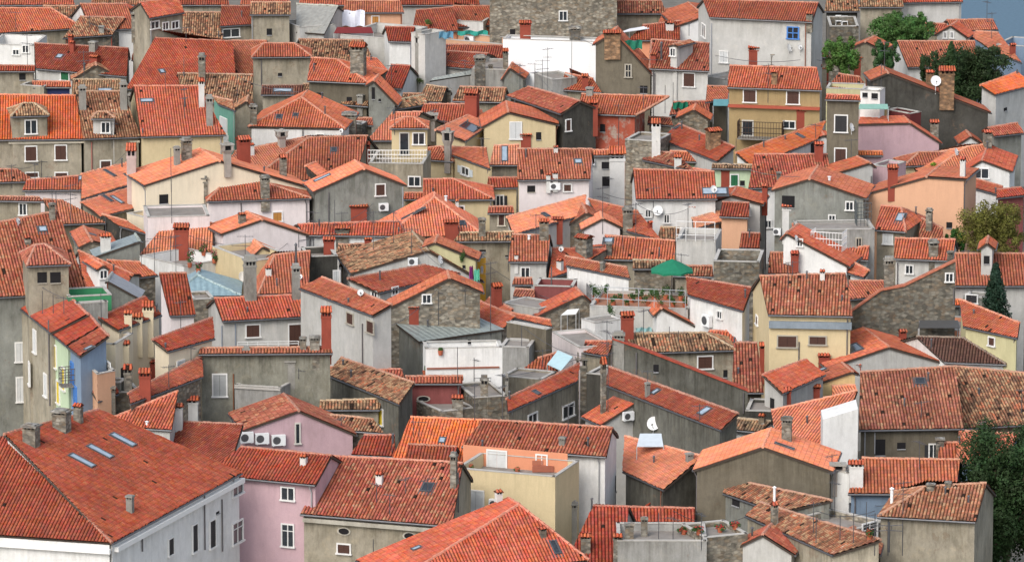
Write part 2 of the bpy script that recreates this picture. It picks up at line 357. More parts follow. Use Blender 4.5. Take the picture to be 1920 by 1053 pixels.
def G(label, L, A, Rr, A2, b, rc='o', wc='W', z=None, **k):
    """gable towards the camera: left eave, apex, right eave and the far end of the ridge"""
    if z is None: z = zfor(A[1], b)
    r0, r1 = onz(A, z), onz(A2, z); D = r1 - r0; N = D.normalized()
    if D.length < 3: D = N * 3; r1 = r0 + D
    if D.length > 22: D = N * 22; r1 = r0 + D
    e0, b0 = onpl(L, r0, N), onpl(Rr, r0, N)
    for q in (e0, b0):
        if q.z > z - .02: q.z = z - .02
    return prism(label, e0, e0 + D, r0, r1, b0, b0 + D, rc, wc, 'gg', oh=.25, ohe=.12, **k)
def Pm(label, L, Rr, A, A2, b, rc='o', wc='W', pitch=24, z=None, **k):
    """hip end towards the camera, ridge running away from A to A2"""
    if z is None: z = zfor((L[1] + Rr[1]) / 2, b)
    e, f = onz(L, z), onz(Rr, z); u = hz(f - e); n = V((-u.y, u.x, 0)); n = n if n.y > 0 else -n
    N = u.cross(n * math.cos(R(pitch)) + V((0, 0, math.sin(R(pitch)))))
    r0 = onpl(A, e, N); r1 = onz(A2, r0.z); D = n * max((r1 - r0).dot(n), 2) + u * (r1 - r0).dot(u) * .3
    r1 = r0 + D; run = (r0 - e).dot(n)
    return prism(label, e, e + D + n * run, r0, r1, f, f + D + n * run, rc, wc, 'hg', **k)
def Mm(label, EL, ER, HL, HR, b, rc='o', wc='W', pitch=22, z=None, oh=.22, extra=(), **k):
    """single slope: low edge pixels, then the far high edge pixels"""
    if z is None: z = zfor((EL[1] + ER[1]) / 2, b)
    e0, e1 = onz(EL, z), onz(ER, z); u = hz(e1 - e0); n = V((-u.y, u.x, 0)); n = n if n.y > 0 else -n
    N = u.cross(n * math.cos(R(pitch)) + V((0, 0, math.sin(R(pitch)))))
    r0, r1 = onpl(HL, e0, N), onpl(HR, e0, N)
    faces = [[e0, e1, r1, r0]]; ridges = [(r0, r1)] if rc not in 'gbw' else []
    c = (e0 + e1 + r0 + r1) / 4
    def ins(p):
        q = p + hz(c - p) * oh; t = (e0 - q).dot(N) / N.z; return V((q.x, q.y, q.z + t - .12))
    w = [ins(p) for p in (e0, e1, r1, r0)]
    walls = [[at(w[i], GB), at(w[(i + 1) % 4], GB), w[(i + 1) % 4], w[i]] for i in range(4)]
    for (pts, pt) in extra:
        a, bb = onz(pts[0], z), onz(pts[1], z); uu = hz(bb - a); nn = V((-uu.y, uu.x, 0)); nn = nn if nn.y > 0 else -nn
        NN = uu.cross(nn * math.cos(R(pt)) + V((0, 0, math.sin(R(pt))))); f = [a, bb] + [onpl(q, a, NN) for q in pts[2:]]
        faces.append(f); cc = sum(f, V((0, 0, 0))) / len(f); ridges.append((f[1], f[-1]))
        g = [V((p.x, p.y, p.z)) + hz(cc - p) * oh for p in (a, bb)]
        walls.append([at(g[0], GB), at(g[1], GB), g[1] - V((0, 0, .1)), g[0] - V((0, 0, .1))])
    gut = [(e0, e1, hz(e0 - r0) * .05 - V((0, 0, .06)))]
    return finish(label, faces, [list(f) for f in faces], walls, rc, wc, ridges, gut, **k)
def T(label, FL, FR, b, d=5, wc='W', z=None, par=.9, th=.22, C=None, floor=(.33, .30, .27), name='flat_roofed_house', cat='house', **k):
    """flat roof or terrace with a parapet; d metres deep"""
    if z is None: z = zfor((FL[1] + FR[1]) / 2, b)
    e0, e1 = onz(FL, z), onz(FR, z)
    if C: D = onz(C, z) - e1; D.z = 0
    else: u = hz(e1 - e0); n = V((-u.y, u.x, 0)); D = (n if n.y > 0 else -n) * d
    q = [e0, e1, e1 + D, e0 + D]; c = sum(q, V((0, 0, 0))) / 4
    walls = [[at(q[i], GB), at(q[(i + 1) % 4], GB), q[(i + 1) % 4], q[i]] for i in range(4)]
    inn = [p + hz(c - p) * th * 1.4 for p in q]; dz = V((0, 0, -par))
    for i in range(4):
        j = (i + 1) % 4; walls.append([q[i], q[j], inn[j], inn[i]]); walls.append([inn[i], inn[j], inn[j] + dz, inn[i] + dz])
    root = finish(label, [], [], walls, 'o', wc, [], [], name=name, cat=cat, **k)
    mb = MB(); fl = [p + dz for p in inn]; mb.poly(fl); reg(fl, 'f', root, None)
    part(mb, 'terrace_floor', 'wall', root, (*floor, .6))
    mb = MB()
    for i in range(4):
        j = (i + 1) % 4; a, bb = q[i], q[j]; o = hz(c - (a + bb) / 2) * (th + .04); mb.box(a - hz(c - a) * .04 + V((0, 0, .003)), bb - a, o, V((0, 0, .07)))
    part(mb, 'coping', 'wall', root, (.55, .53, .49, .6))
    return root
def W_(label, tops, b, wc='S', z=None, th=.45, coping='m', name='boundary_wall', cat='wall'):
    """free standing wall; tops = pixels along its top edge, in one vertical plane through the first and the last"""
    if z is None: z = zfor(tops[0][1], b)
    P0 = onz(tops[0], z); P1 = onz(tops[-1], k_ if (k_ := z) else z)
    u = V((1, 0, 0)); N = V((0, 1, 0))
    pts = [onpl(q, P0, N) for q in tops]; d = V((0, th, 0)); walls = []
    for a, c in zip(pts, pts[1:]):
        walls.append([at(a, GB), at(c, GB), c, a]); walls.append([at(a + d, GB), at(c + d, GB), c + d, a + d]); walls.append([a, c, c + d, a + d])
    walls.append([at(pts[0], GB), pts[0], pts[0] + d, at(pts[0] + d, GB)]); walls.append([at(pts[-1], GB), pts[-1], pts[-1] + d, at(pts[-1] + d, GB)])
    root = finish(label, [], [], walls, 'o', wc, [], [], name=name, cat=cat)
    if coping:
        mb = MB()
        for a, c in zip(pts, pts[1:]): mb.box(a + V((0, -.12, .01)), c - a, d + V((0, .24, 0)), V((0, 0, .12)))
        part(mb, 'coping', 'ridge', root, (*RC[coping][:3], 1))
    return root
# ------------------------------------------------------------------ fittings on whatever house a pixel lands on
def wframe(p, info_pts=None, tri=None): pass
def wall_axes(a, b, c):
    n = (b - a).cross(c - a).normalized(); n.z = 0; n.normalize()
    if n.dot(CAM - a) < 0: n = -n
    return V((-n.y, n.x, 0)), n      # u to the right seen from outside, n outward
def hit_wall(x, y):
    d = ray(x, y); best = None
    for a, b, c, k, r, info in TRI:
        if k != 'w': continue
        p = intersect_ray_tri(a, b, c, d, CAM, True)
        if p is not None:
            nn = (b - a).cross(c - a).normalized()
            if abs(nn.z) > .3: continue
            t = (p - CAM).dot(d)
            if t > 0 and (best is None or t < best[0]): best = (t, p, r, a, b, c)
    return best
MISS = []
SH = dict(b=(.075, .035, .025), g=(.02, .12, .05), w=(.56, .57, .56), y=(.62, .48, .04), B=(.10, .22, .52), o=(.42, .20, .05), d=(.03, .03, .032), G=(.33, .34, .33), c=(.55, .6, .62), v=(.25, .33, .5))
def win(x, y, w_, h_, st='w', label=None):
    """window or door centred on a pixel. styles: w white casement, b/g/y/o/d shuttered, O bare opening, D door, A arched, B blue, P painted patch"""
    hw = hit_wall(x, y)
    if hw is None: MISS.append(('win', x, y)); return
    t, p, root, a, b, c = hw; u, n = wall_axes(a, b, c)
    if u.x < 0: u = -u
    def on(px, py):
        q = onpl((px, py), p, n); return q
    W = max(.25, abs((on(x + w_ / 2, y) - on(x - w_ / 2, y)).dot(u))); W = min(W, w_ / ppm(p) * 2.6); H = h_ / ppm(p) / math.cos(PIT)
    Z = V((0, 0, 1)); o = p
    if st[0] == 'P':
        mb = MB(); mb.box(o - u * W / 2 - Z * H / 2 + n * .004, u * W, Z * H, n * .02); part(mb, 'painted_wall_panel', 'wall', root, WC[st[1]]); return
    if st[0] == 'E':        # oval
        mb = MB(); K = 14; ring = [(math.cos(2 * math.pi * i / K), math.sin(2 * math.pi * i / K)) for i in range(K)]
        for i in range(K):
            j = (i + 1) % K; A = [o + u * (ring[q][0] * W / 2 * s) + Z * (ring[q][1] * H / 2 * s) + n * .06 for q, s in ((i, 1), (j, 1), (j, 1.3), (i, 1.3))]; mb.poly(A)
            mb.poly([A[3], A[2], A[2] - n * .05, A[3] - n * .05])
        f = part(mb, 'window', 'wall', root, (.5, .47, .4, .5)); mb = MB(); mb.poly([o + u * (r[0] * W / 2) + Z * (r[1] * H / 2) + n * .015 for r in ring]); part(mb, 'pane', 'dark', root, None, f); return
    fr = .1; nm = 'door' if (H > W * 1.55 and st[0] in 'D') else 'window'
    mb = MB(); dpt = .09
    if st[0] != 'O':
        for (q, aa, hh) in ((o - u * (W / 2 + fr) - Z * H / 2, u * fr, Z * H), (o + u * W / 2 - Z * H / 2, u * fr, Z * H), (o - u * (W / 2 + fr) + Z * H / 2, u * (W + 2 * fr), Z * fr)): mb.box(q + n * .003, aa, hh, n * dpt)
        mb.box(o - u * (W / 2 + fr + .06) - Z * (H / 2 + .1) + n * .003, u * (W + 2 * fr + .12), Z * .1, n * .17)
    if st[0] == 'w':
        mb.box(o - u * .035 - Z * H / 2 + n * .003, u * .07, Z * H, n * .06)
        if H > 1.3: mb.box(o - u * W / 2 + Z * H * .2 + n * .003, u * W, Z * .05, n * .055)
    if st[0] == 'B':
        for k in (-.5, 0, .5): mb.box(o + u * (k * W - .04) - Z * H / 2 + n * .003, u * .08, Z * H, n * .1)
        mb.box(o - u * W / 2 - Z * .04 + n * .003, u * W, Z * .08, n * .1)
    fc = {'B': (.07, .2, .5), 'A': (.55, .5, .4), 'D': (.5, .48, .43), 'O': (.3, .3, .3)}.get(st[0], (.68, .67, .64))
    if len(st) > 1 and st[1] == 'n': fc = (.36, .33, .27)
    if not mb.f: mb.box(o - u * W / 2 - Z * (H / 2 + .06) + n * .003, u * W, Z * .06, n * .1)
    f = part(mb, nm, 'paint', root, fc)
    mb = MB(); mb.box(o - u * W / 2 - Z * H / 2 + n * .002, u * W, Z * H, n * .014); part(mb, 'pane', 'glass' if st[0] in 'wBD' else 'dark', root, None, f)
    if st[0] in 'bgyodlG' or st[0] == 'A':
        cc = SH.get({'l': 'w', 'A': 'b'}.get(st[0], st[0]))
        for sgn in (-1, 1):
            mb = MB(); x0 = -W / 2 if sgn < 0 else .01; mb.box(o + u * x0 - Z * H / 2 + n * .02, u * (W / 2 - .01), Z * H, n * .03)
            ns = max(4, int(H / .11))
            for i in range(ns): mb.box(o + u * (x0 + .06) + Z * (-H / 2 + (i + .2) * H / ns) + n * .05, u * (W / 2 - .13), Z * (H / ns * .45), n * .02)
            part(mb, 'shutter', 'paint', root, cc, f)
    if st[0] == 's' or (len(st) > 1 and st[1] in SH and st[0] == 'w'):    # open shutters either side
        cc = SH[st[1]]
        for sgn in (-1, 1):
            mb = MB(); x0 = -W / 2 - fr - W * .5 if sgn < 0 else W / 2 + fr; mb.box(o + u * x0 - Z * H / 2 + n * .02, u * W * .48, Z * H, n * .05); part(mb, 'shutter', 'paint', root, cc, f)
def roof_axes(pts):
    u = (pts[1] - pts[0]).normalized(); n = (pts[1] - pts[0]).cross(pts[-1] - pts[0]).normalized()
    if n.z < 0: n = -n
    v = n.cross(u).normalized(); v = v if v.z > 0 else -v
    return u, v, n
def skyl(x, y, wu=.8, hv=1.1, dark=False):
    h = hit(x, y, 'r')
    if h is None: MISS.append(('skyl', x, y)); return
    p, root, pts = h[1], h[3], h[4]; u, v, n = roof_axes(pts); o = p + n * .06; mb = MB(); f = .09
    for q, a, b in ((o - u * wu / 2 - v * hv / 2, u * f, v * hv), (o + u * (wu / 2 - f) - v * hv / 2, u * f, v * hv), (o - u * (wu / 2 - f) - v * hv / 2, u * (wu - 2 * f), v * f), (o - u * (wu / 2 - f) + v * (hv / 2 - f), u * (wu - 2 * f), v * f)): mb.box(q, a, b, n * .1)
    mb.box(o - u * (wu / 2 + .12) - v * (hv / 2 + .25) - n * .02, u * (wu + .24), v * (hv + .4), n * .03)
    s = part(mb, 'skylight', 'metal', root); mb = MB(); mb.box(o - u * (wu / 2 - f) - v * (hv / 2 - f) + n * .02, u * (wu - 2 * f), v * (hv - 2 * f), n * .05); part(mb, 'pane', 'glass' if dark else 'skyglass', root, None, s)
def ch(x, yb, yt, w_, st='s', rot=None):
    """chimney: foot pixel, top pixel, width in pixels. r red plaster, s stone, w white, c flared cup, k brick, m cream, q pink; p pipe; g grey plaster"""
    h = hit(x, yb, ('r', 'f', 'w'))
    if h is None: MISS.append(('ch', x, yb)); return
    p, root = h[1], h[3]; pts = h[4]
    if h[2] == 'w': p = p + V((0, .3, 0))
    s = ppm(p); H = (yb - yt) / s / math.cos(PIT); w2 = w_ / s / 2
    if rot is None: u = hz(pts[1] - pts[0]) if pts else V((1, 0, 0))
    else: u = V((math.cos(R(rot)), math.sin(R(rot)), 0))
    if abs(u.x) < .7: u = V((-u.y, u.x, 0))
    if u.x < 0: u = -u
    v = V((-u.y, u.x, 0)); k = 1.0 / (abs(u.x) + abs(u.y) * .8); a, b = u * w2 * k, v * w2 * k * .85; Z = V((0, 0, 1)); dn = 1.2
    if st == 'p':
        mb = MB(); r = max(w2, .06); mb.tube(p - Z * .3, p + Z * H * .9, r); mb.tube(p + Z * H * .9, p + Z * H, r * 1.7, .02, 8); part(mb, 'flue_pipe', 'white' if w_ > 4 else 'metal', root); return
    mats = {'r': ('wall', (.31, .07, .045, .4)), 's': ('stone', (.30, .28, .235, .6)), 'g': ('wall', (.36, .35, .32, .9)), 'w': ('wall', (.7, .69, .66, .4)), 'c': ('wall', (.45, .4, .36, .6)), 'k': ('stone', (.34, .2, .11, .5)), 'm': ('wall', (.7, .6, .42, .2)), 'q': ('wall', (.55, .43, .4, .4)), 'd': ('stone', (.2, .19, .165, .6))}
    m, cc = mats[st]; capk = st; mb = MB(); shaft = H * .78 if H > .9 else H * .68
    if st == 'c':
        mb.cbox(p - Z * dn, a * .62, b * .62, Z * (dn + H * .45)); q0 = p + Z * H * .45; q1 = p + Z * H * .62
        lo_ = [q0 - a * .62 - b * .62, q0 + a * .62 - b * .62, q0 + a * .62 + b * .62, q0 - a * .62 + b * .62]; hi = [q1 - a - b, q1 + a - b, q1 + a + b, q1 - a + b]
        for i in range(4): j = (i + 1) % 4; mb.poly([lo_[i], lo_[j], hi[j], hi[i]])
        mb.poly(hi); base = .62
        for s1 in (-1, 1):
            for s2 in (-1, 1): mb.cbox(p + Z * H * .62 + a * .8 * s1 + b * .8 * s2, a * .2, b * .2, Z * H * .24)
        c = part(mb, 'chimney', m, root, cc); mb = MB(); mb.cbox(p + Z * H * .62, a * .55, b * .55, Z * H * .22); part(mb, 'flue', 'dark', root, None, c)
        mb = MB(); mb.cbox(p + Z * H * .86, a * 1.15, b * 1.15, Z * .09); mb.cbox(p + Z * (H * .86 + .09), a * .4, b * .4, Z * max(.05, H * .14 - .09)); part(mb, 'chimney_cap', 'wall', root, (.45, .43, .39, .7), c); return
    mb.cbox(p - Z * dn, a, b, Z * (dn + shaft)); mb.cbox(p + Z * shaft * .93, a * 1.1, b * 1.1, Z * shaft * .06)
    gap = (H - shaft) * .42; topz = shaft + gap; nb = 2 if w_ < 18 else 3
    for i in range(nb + 1):
        f = -1 + 2 * i / nb; mb.cbox(p + Z * shaft + a * f * .88, a * .12, b * .9, Z * gap)
    c = part(mb, 'chimney', m, root, cc); mb = MB(); mb.cbox(p + Z * (shaft - .02), a * .75, b * .75, Z * gap); part(mb, 'flue', 'dark', root, None, c)
    mb = MB(); q = p + Z * topz; r = H - topz; A, B = a * 1.22, b * 1.3
    if capk in 'rwkmq' or (capk == 's' and int(x) % 3 == 0):
        e = [q - A - B, q + A - B, q + A + B, q - A + B]; r0, r1 = q - A * .9 + Z * r, q + A * .9 + Z * r
        mb2 = MB(); th = Z * .05
        for f in ([e[0], e[1], r1, r0], [e[2], e[3], r0, r1]): slope_mesh(mb2, f, lift=.0)
        mb2.poly([e[0], r0, e[3]]); mb2.poly([e[1], e[2], r1]); mb2.poly(e)
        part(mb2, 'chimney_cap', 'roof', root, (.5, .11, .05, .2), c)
    else:
        mb.cbox(q, A, B, Z * min(.12, r)); mb.cbox(q + Z * min(.12, r), A * .7, B * .7, Z * max(.03, r - .12)); part(mb, 'chimney_cap', m if m == 'stone' else 'wall', root, (.36, .35, .32, .7), c)
def dish(x, y, dpx, az=None, hy=None, col_=(.72, .72, .7)):
    hy = dpx * .3 if hy is None else hy; h = hit(x, y + hy)
    if h is None: MISS.append(('dish', x, y)); return
    p, root = h[1], h[3]; s = ppm(p); r = dpx / s / 2; c = p + V((0, -.35, .25)) + V((0, 0, hy / s))
    az = az if az is not None else (x * 7 % 70 - 35); d = V((math.sin(R(az)), -math.cos(R(az)), .38)).normalized(); m = d.to_track_quat('Z', 'Y').to_matrix(); mb = MB(); K = 16; rings = [(0, -.22), (.5, -.165), (.85, -.06), (1, 0)]
    pr = None
    for q, zz in rings:
        cur = [c + m @ V((q * r * math.cos(2 * math.pi * i / K), q * r * math.sin(2 * math.pi * i / K), zz * r)) for i in range(K)]
        if pr:
            for i in range(K): j = (i + 1) % K; mb.poly([pr[i], pr[j], cur[j], cur[i]])
        pr = cur
    mb.tube(c - d * .2 * r, p - V((0, -.1, .4)), .04); D = part(mb, 'satellite_dish', 'paint', root, col_, None, True)
    mb = MB(); q = c + d * r * .8 + V((0, 0, -r * .35)); mb.tube(c + V((0, 0, -r * .9)) , q, .02); mb.tube(q, q + (c - q).normalized() * .14, .06); part(mb, 'feed_arm', 'metal', root, None, D)
def ant(x, yb, yt, st=0):
    h = hit(x, yb)
    if h is None: MISS.append(('ant', x, yb)); return
    p, root = h[1], h[3]; s = ppm(p); H = (yb - yt) / s / math.cos(PIT); mb = MB(); Z = V((0, 0, 1)); mb.tube(p - Z * .4, p + Z * H, .032, .028, 5)
    rr = random.Random(int(x * 13 + yb)); m = part(mb, 'antenna_mast', 'metal', root)
    if st != 1:
        for k in range(1 if H < 2.5 else 2):
            zc = H - .15 - k * .8; a = R(rr.uniform(-70, 70)); u = V((math.cos(a), math.sin(a), 0)); v = V((-u.y, u.x, 0)); L = rr.uniform(.9, 1.5); mb = MB(); c = p + Z * zc; mb.tube(c - u * L * .5, c + u * L * .5, .018, None, 4)
            for i in range(6): q = c + u * L * (-.45 + .18 * i); w2 = .34 - .03 * i; mb.tube(q - v * w2, q + v * w2, .012, None, 4)
            part(mb, 'antenna', 'metal', root, None, m)
def ac(x, y, w_=24, h_=18):
    hw = hit_wall(x, y)
    if hw is None: MISS.append(('ac', x, y)); return
    t, p, root, a, b, c = hw; u, n = wall_axes(a, b, c); s = ppm(p); W, H = w_ / s, h_ / s; Z = V((0, 0, 1)); mb = MB()
    mb.box(p - u * W / 2 - Z * H / 2 + n * .08, u * W, Z * H, n * .32); mb.box(p - u * W * .4 - Z * (H / 2 + .06) , u * .05, Z * .05, n * .4); mb.box(p + u * W * .35 - Z * (H / 2 + .06), u * .05, Z * .05, n * .4)
    A = part(mb, 'air_conditioner', 'white', root); mb = MB(); K = 12; o = p + n * .405 - u * W * .15
    mb.poly([o + (u * math.cos(2 * math.pi * i / K) + Z * math.sin(2 * math.pi * i / K)) * H * .38 for i in range(K)]); part(mb, 'fan_grille', 'metal', root, None, A)
def pipe(x, y0, y1, col_=(.12, .11, .11), r=.05):
    """downpipe on a wall"""
    hw = hit_wall(x, (y0 + y1) / 2)
    if hw is None: MISS.append(('pipe', x, y0)); return
    t, p, root, a, b, c = hw; u, n = wall_axes(a, b, c); s = ppm(p); Hh = (y1 - y0) / s / 2 / math.cos(PIT); mb = MB(); q = p + n * .08; mb.tube(q - V((0, 0, Hh)), q + V((0, 0, Hh)), r, None, 6); part(mb, 'downpipe', 'paint', root, col_)
def rail(x0, y0, x1, y1, hpx, cc=(.7, .7, .68), n=6, lv=2):
    """railing between two pixels standing on what they hit"""
    h = hit(x0, y0) ; h1 = hit(x1, y1)
    if h is None: MISS.append(('rail', x0, y0)); return
    a = h[1]; b = onz((x1, y1), a.z); root = h[3]; s = ppm(a); H = hpx / s; mb = MB(); Z = V((0, 0, 1))
    a = a + (CAM - a).normalized() * .25; b = b + (CAM - b).normalized() * .25
    for i in range(n + 1): q = a + (b - a) * i / n; mb.tube(q, q + Z * H, .03, None, 5)
    for k in range(lv): mb.tube(a + Z * H * (k + 1) / lv, b + Z * H * (k + 1) / lv, .03, None, 5)
    part(mb, 'railing', 'paint', root, cc)
def balcony(x0, x1, yt, yb, depth=1.0, cc=(.06, .04, .03), slab=(.3, .28, .25), nb=10, solid=False, name='balcony'):
    """balcony fixed to the wall behind its middle: left, right, rail top and slab pixels"""
    xm = (x0 + x1) / 2; hw = hit_wall(xm, yb - 2)
    if hw is None: MISS.append(('balc', xm, yb)); return
    t, p, root, a, b, c = hw; u, n = wall_axes(a, b, c); s = ppm(p); Z = V((0, 0, 1)); W = (x1 - x0) / s; H = (yb - yt) / s; o = p - u * W / 2
    mb = MB(); mb.box(o - Z * .12, u * W, n * depth, Z * .12); B = part(mb, name, 'wall', root, (*slab, .6)); mb = MB()
    for A, D in ((o + n * depth, u * W), (o, n * depth), (o + u * W, n * depth)):
        for lv in (.35, .65, 1.0): mb.box(A + Z * (H * lv - .03) - n * .02, D + n * .04, Z * .06, (u if abs(D.normalized().dot(u)) < .5 else n) * .04)
        if solid: mb.box(A, D, Z * H * .95, (u if abs(D.normalized().dot(u)) < .5 else n) * .05)
        m_ = max(2, int(D.length / .25)) if not solid else 3
        for i in range(m_ + 1): mb.tube(A + D * i / m_, A + D * i / m_ + Z * H, .02, None, 4)
    part(mb, 'railing', 'paint', root, cc, B)
# ------------------------------------------------------------------ plants
def leafcloud(mb, c, rad, n, size, rr, hollow=.45):
    for _ in range(n):
        while True:
            q = V((rr.uniform(-1, 1), rr.uniform(-1, 1), rr.uniform(-1, 1)))
            if hollow < q.length <= 1: break
        p = c + V((q.x * rad.x, q.y * rad.y, q.z * rad.z)); d = (q.normalized() + V((rr.uniform(-.8, .8), rr.uniform(-.8, .8), rr.uniform(-.3, 1)))).normalized()
        t = d.orthogonal().normalized(); t.rotate(Matrix.Rotation(rr.uniform(0, 6.28), 3, d)); s2 = d.cross(t); L = size * rr.uniform(.6, 1.4)
        mb.poly([p - t * L * .5, p + s2 * L * .3, p + t * L * .5, p - s2 * L * .3])
def tree(name, label, x, yt, yb, wpx, zbase, color, cat='tree', leaf=.22, n=9000, conif=False, group=None, clumps=26, seed=1):
    """crown spanning yt..yb pixels, wpx wide; zbase = height of the crown's lowest point"""
    rr = random.Random(seed); p = onz((x, yb), zbase); s = ppm(p); H = (yb - yt) / s; Rw = wpx / s / 2; root = thing(name, label, cat, V((p.x, p.y, 0)), group); ctr = V((p.x, p.y + Rw * .3, zbase))
    tk = MB(); tk.tube(V((p.x, p.y + Rw * .3, -.5)), ctr + V((0, 0, H * (.9 if conif else .45))), .28, .06 if conif else .14, 8)
    cr = MB(); hub = ctr + V((0, 0, H * .2))
    for i in range(clumps):
        if conif:
            f = (i + .5) / clumps; ring = 1 - f * .93; a = i * 2.4; c = ctr + V((math.cos(a) * Rw * .55 * ring, math.sin(a) * Rw * .55 * ring, H * (.04 + .92 * f))); rad = V((Rw * .5 * ring + .15, Rw * .5 * ring + .15, H * .09))
        else:
            a = rr.uniform(0, 6.28); e = rr.uniform(-1, 1); k = rr.uniform(.3, 1.0); c = ctr + V((math.cos(a) * math.cos(e) * Rw * k, math.sin(a) * math.cos(e) * Rw * k, H * (.5 + .5 * k * math.sin(e * 1.3)))); q = rr.uniform(.11, .27); rad = V((Rw * q, Rw * q, H * .5 * q * .9 + .15))
        leafcloud(cr, c, rad, n // clumps, leaf, rr, .2)
        if i % 3 == 0: tk.tube(hub if not conif else V((ctr.x, ctr.y, c.z)), c, .09, .03, 5)
    part(tk, 'trunk', 'bark', root); part(cr, 'crown', 'leaf', root, color)
    return root
def plant(x, y, wpx, hpx, color=(.05, .11, .03), label='leafy potted plant', group=None, n=260, pot=True, flower=None, seed=3, name='potted_plant'):
    h = hit(x, y)
    if h is None: MISS.append(('plant', x, y)); return
    p = h[1] + V((0, -.15, 0)); s = ppm(p); root = thing(name, label, 'plant', p, group); rr = random.Random(int(x * 3 + y)); H, Rw = hpx / s, wpx / s / 2
    if pot: mb = MB(); mb.tube(p - V((0, 0, .02)), p + V((0, 0, .35)), .15, .21, 10); part(mb, 'pot', 'terracotta', root)
    mb = MB()
    for i in range(7): c = p + V((rr.uniform(-.6, .6) * Rw, rr.uniform(-.5, .5) * Rw, H * rr.uniform(.35, .85))); leafcloud(mb, c, V((Rw * .45, Rw * .45, H * .22)), n // 7, .13, rr, .1)
    part(mb, 'foliage', 'leaf', root, color)
    if flower:
        mb = MB()
        for i in range(26): c = p + V((rr.uniform(-.6, .6) * Rw, rr.uniform(-.6, .3) * Rw, H * rr.uniform(.5, 1.0))); leafcloud(mb, c, V((.06, .06, .06)), 4, .1, rr, 0)
        part(mb, 'flowers', 'paint', root, flower)

def band(x0, y0, x1, y1, hpx, dep, cc, mat='wall', name='cornice'):
    hw = hit_wall((x0 + x1) / 2, (y0 + y1) / 2)
    if hw is None: MISS.append(('band', x0, y0)); return
    t, p, root, a, b, c = hw; u, n = wall_axes(a, b, c); A, B = onpl((x0, y0), p, n), onpl((x1, y1), p, n); z = (A.z + B.z) / 2; A.z = B.z = z; h = hpx / ppm(p); mb = MB()
    mb.box(A - V((0, 0, h / 2)) + n * .004, B - A, n * dep, V((0, 0, h))); part(mb, name, mat, root, cc)
def cable(x0, y0, x1, y1, sag=.6, lift=.6):
    h0, h1 = hit(x0, y0), hit(x1, y1)
    if not h0 or not h1: return
    a, b = h0[1] + V((0, -.1, lift)), h1[1] + V((0, -.1, lift)); mb = MB(); pr = a; K = 12
    if (b - a).length > 45: return
    for i in range(1, K + 1): f = i / K; q = a.lerp(b, f) - V((0, 0, sag * 4 * f * (1 - f))); mb.tube(pr, q, .022, None, 4, 0, False); pr = q
    part(mb, 'cable', 'metal', h0[3])
# ================================================================== setting
mb = MB(); mb.poly([V((-2500, -300, 0)), V((70, -300, 0)), V((70, 590, 0)), V((50, 645, 0)), V((45.5, 690, 0)), V((44, 790, 0)), V((36, 1500, 0)), V((-2500, 1900, 0))])
g_ = mb.obj('ground', 'wall', None, (.20, .185, .16, .6)); g_['kind'] = 'structure'
mb = MB(); S_ = 40000; mb.poly([V((-S_, -S_, -1.2)), V((S_, -S_, -1.2)), V((S_, S_, -1.2)), V((-S_, S_, -1.2))])
M['sea'] = mat_plain('sea_water', (.09, .15, .20), .7, 0, .12, .15)
g_ = mb.obj('sea', 'sea', None); g_['kind'] = 'structure'
# ================================================================== top band
E('orange hip roofed house at the far upper left corner', (-20, 64), (156, 53), (-20, 16), (95, 16), 80, 'o', 'B', 'gh')
E('house with mottled brown roof behind the far upper left house', (85, 34), (215, 32), (80, 12), (200, 12), 48, 'm', 'S')
E('small mottled roof house with grey stone gable at upper left', (118, 72), (210, 66), (150, 32), (234, 34), 84, 'm', 'Z')
E('orange roof sliver behind a chimney at top left', (170, 58), (256, 54), (150, 8), (238, 8), 76, 'o', 'W')
G('white gable house at top left edge of photo', (218, 34), (240, 16), (282, 36), (236, 8), 62, 'o', 'W')
E('beige house with blue grey windows under an orange roof at top', (280, 35), (345, 24), (262, 5), (335, -2), 66, 'o', 'B', z=13)
E('low strip roof below the beige top house', (272, 68), (342, 66), (278, 50), (336, 52), 80, 'o', 'B')
E('mottled red and brown roof left of the red awning', (318, 76), (418, 76), (340, 24), (418, 24), 86, 'm', 'B')
E('dark red roof with white framed window band at the top', (412, 50), (478, 46), (415, 12), (470, 12), 82, 'd', 'B')
E('beige stone house at top beside grey metal roof', (468, 28), (545, 28), (470, 5), (545, 5), 84, 'm', 'B')
T('narrow white and grey block beside the grey metal roof', (530, 40), (562, 52), 78, 4, 'L')
E('grey metal roofed house at the top', (555, 60), (608, 64), (556, 8), (634, 12), 84, 'g', 'L', pitch=20)
E('peach house with brown shutter at top centre left', (640, 24), (758, 24), (650, 2), (750, 2), 62, 'o', 'H')
T('long low pale wall building below the white laundry', (638, 66), (735, 74), 108, 8, 'L')
E('red roof over tall white block, upper centre left', (728, 78), (771, 79), (722, 51), (778, 52), 125, 'd', 'W')
T('slim pale tower wall beside tall grey chimney', (771, 62), (797, 66), 162, 3, 'L')
E('small dark red roof below the tall white block', (713, 165), (754, 167), (733, 122), (770, 124), 186, 'd', 'W')
E('red roofed house with terrace at top centre', (772, 62), (860, 58), (780, 20), (850, 14), 80, 'd', 'A')
E('orange red roof behind white shed at top centre', (820, 54), (922, 48), (850, 12), (920, 12), 70, 'o', 'A')
T('small white rooftop shed on green awning terrace', (857, 40), (906, 42), 70, 3, 'W')
T('pale pink long parapet terrace left of the big white wall', (812, 72), (943, 84), 92, 4, 'H')
E('dark red back roof under the pink parapet', (790, 124), (942, 128), (832, 84), (943, 86), 140, 'd', 'W')
E('darker red front roof with grey wall under the pink parapet', (798, 122), (888, 130), (812, 95), (916, 101), 156, 'd', 'L')
T('large plain bright white wall building at top centre', (943, 74), (1130, 80), 166, 2.5, 'a', par=.3)
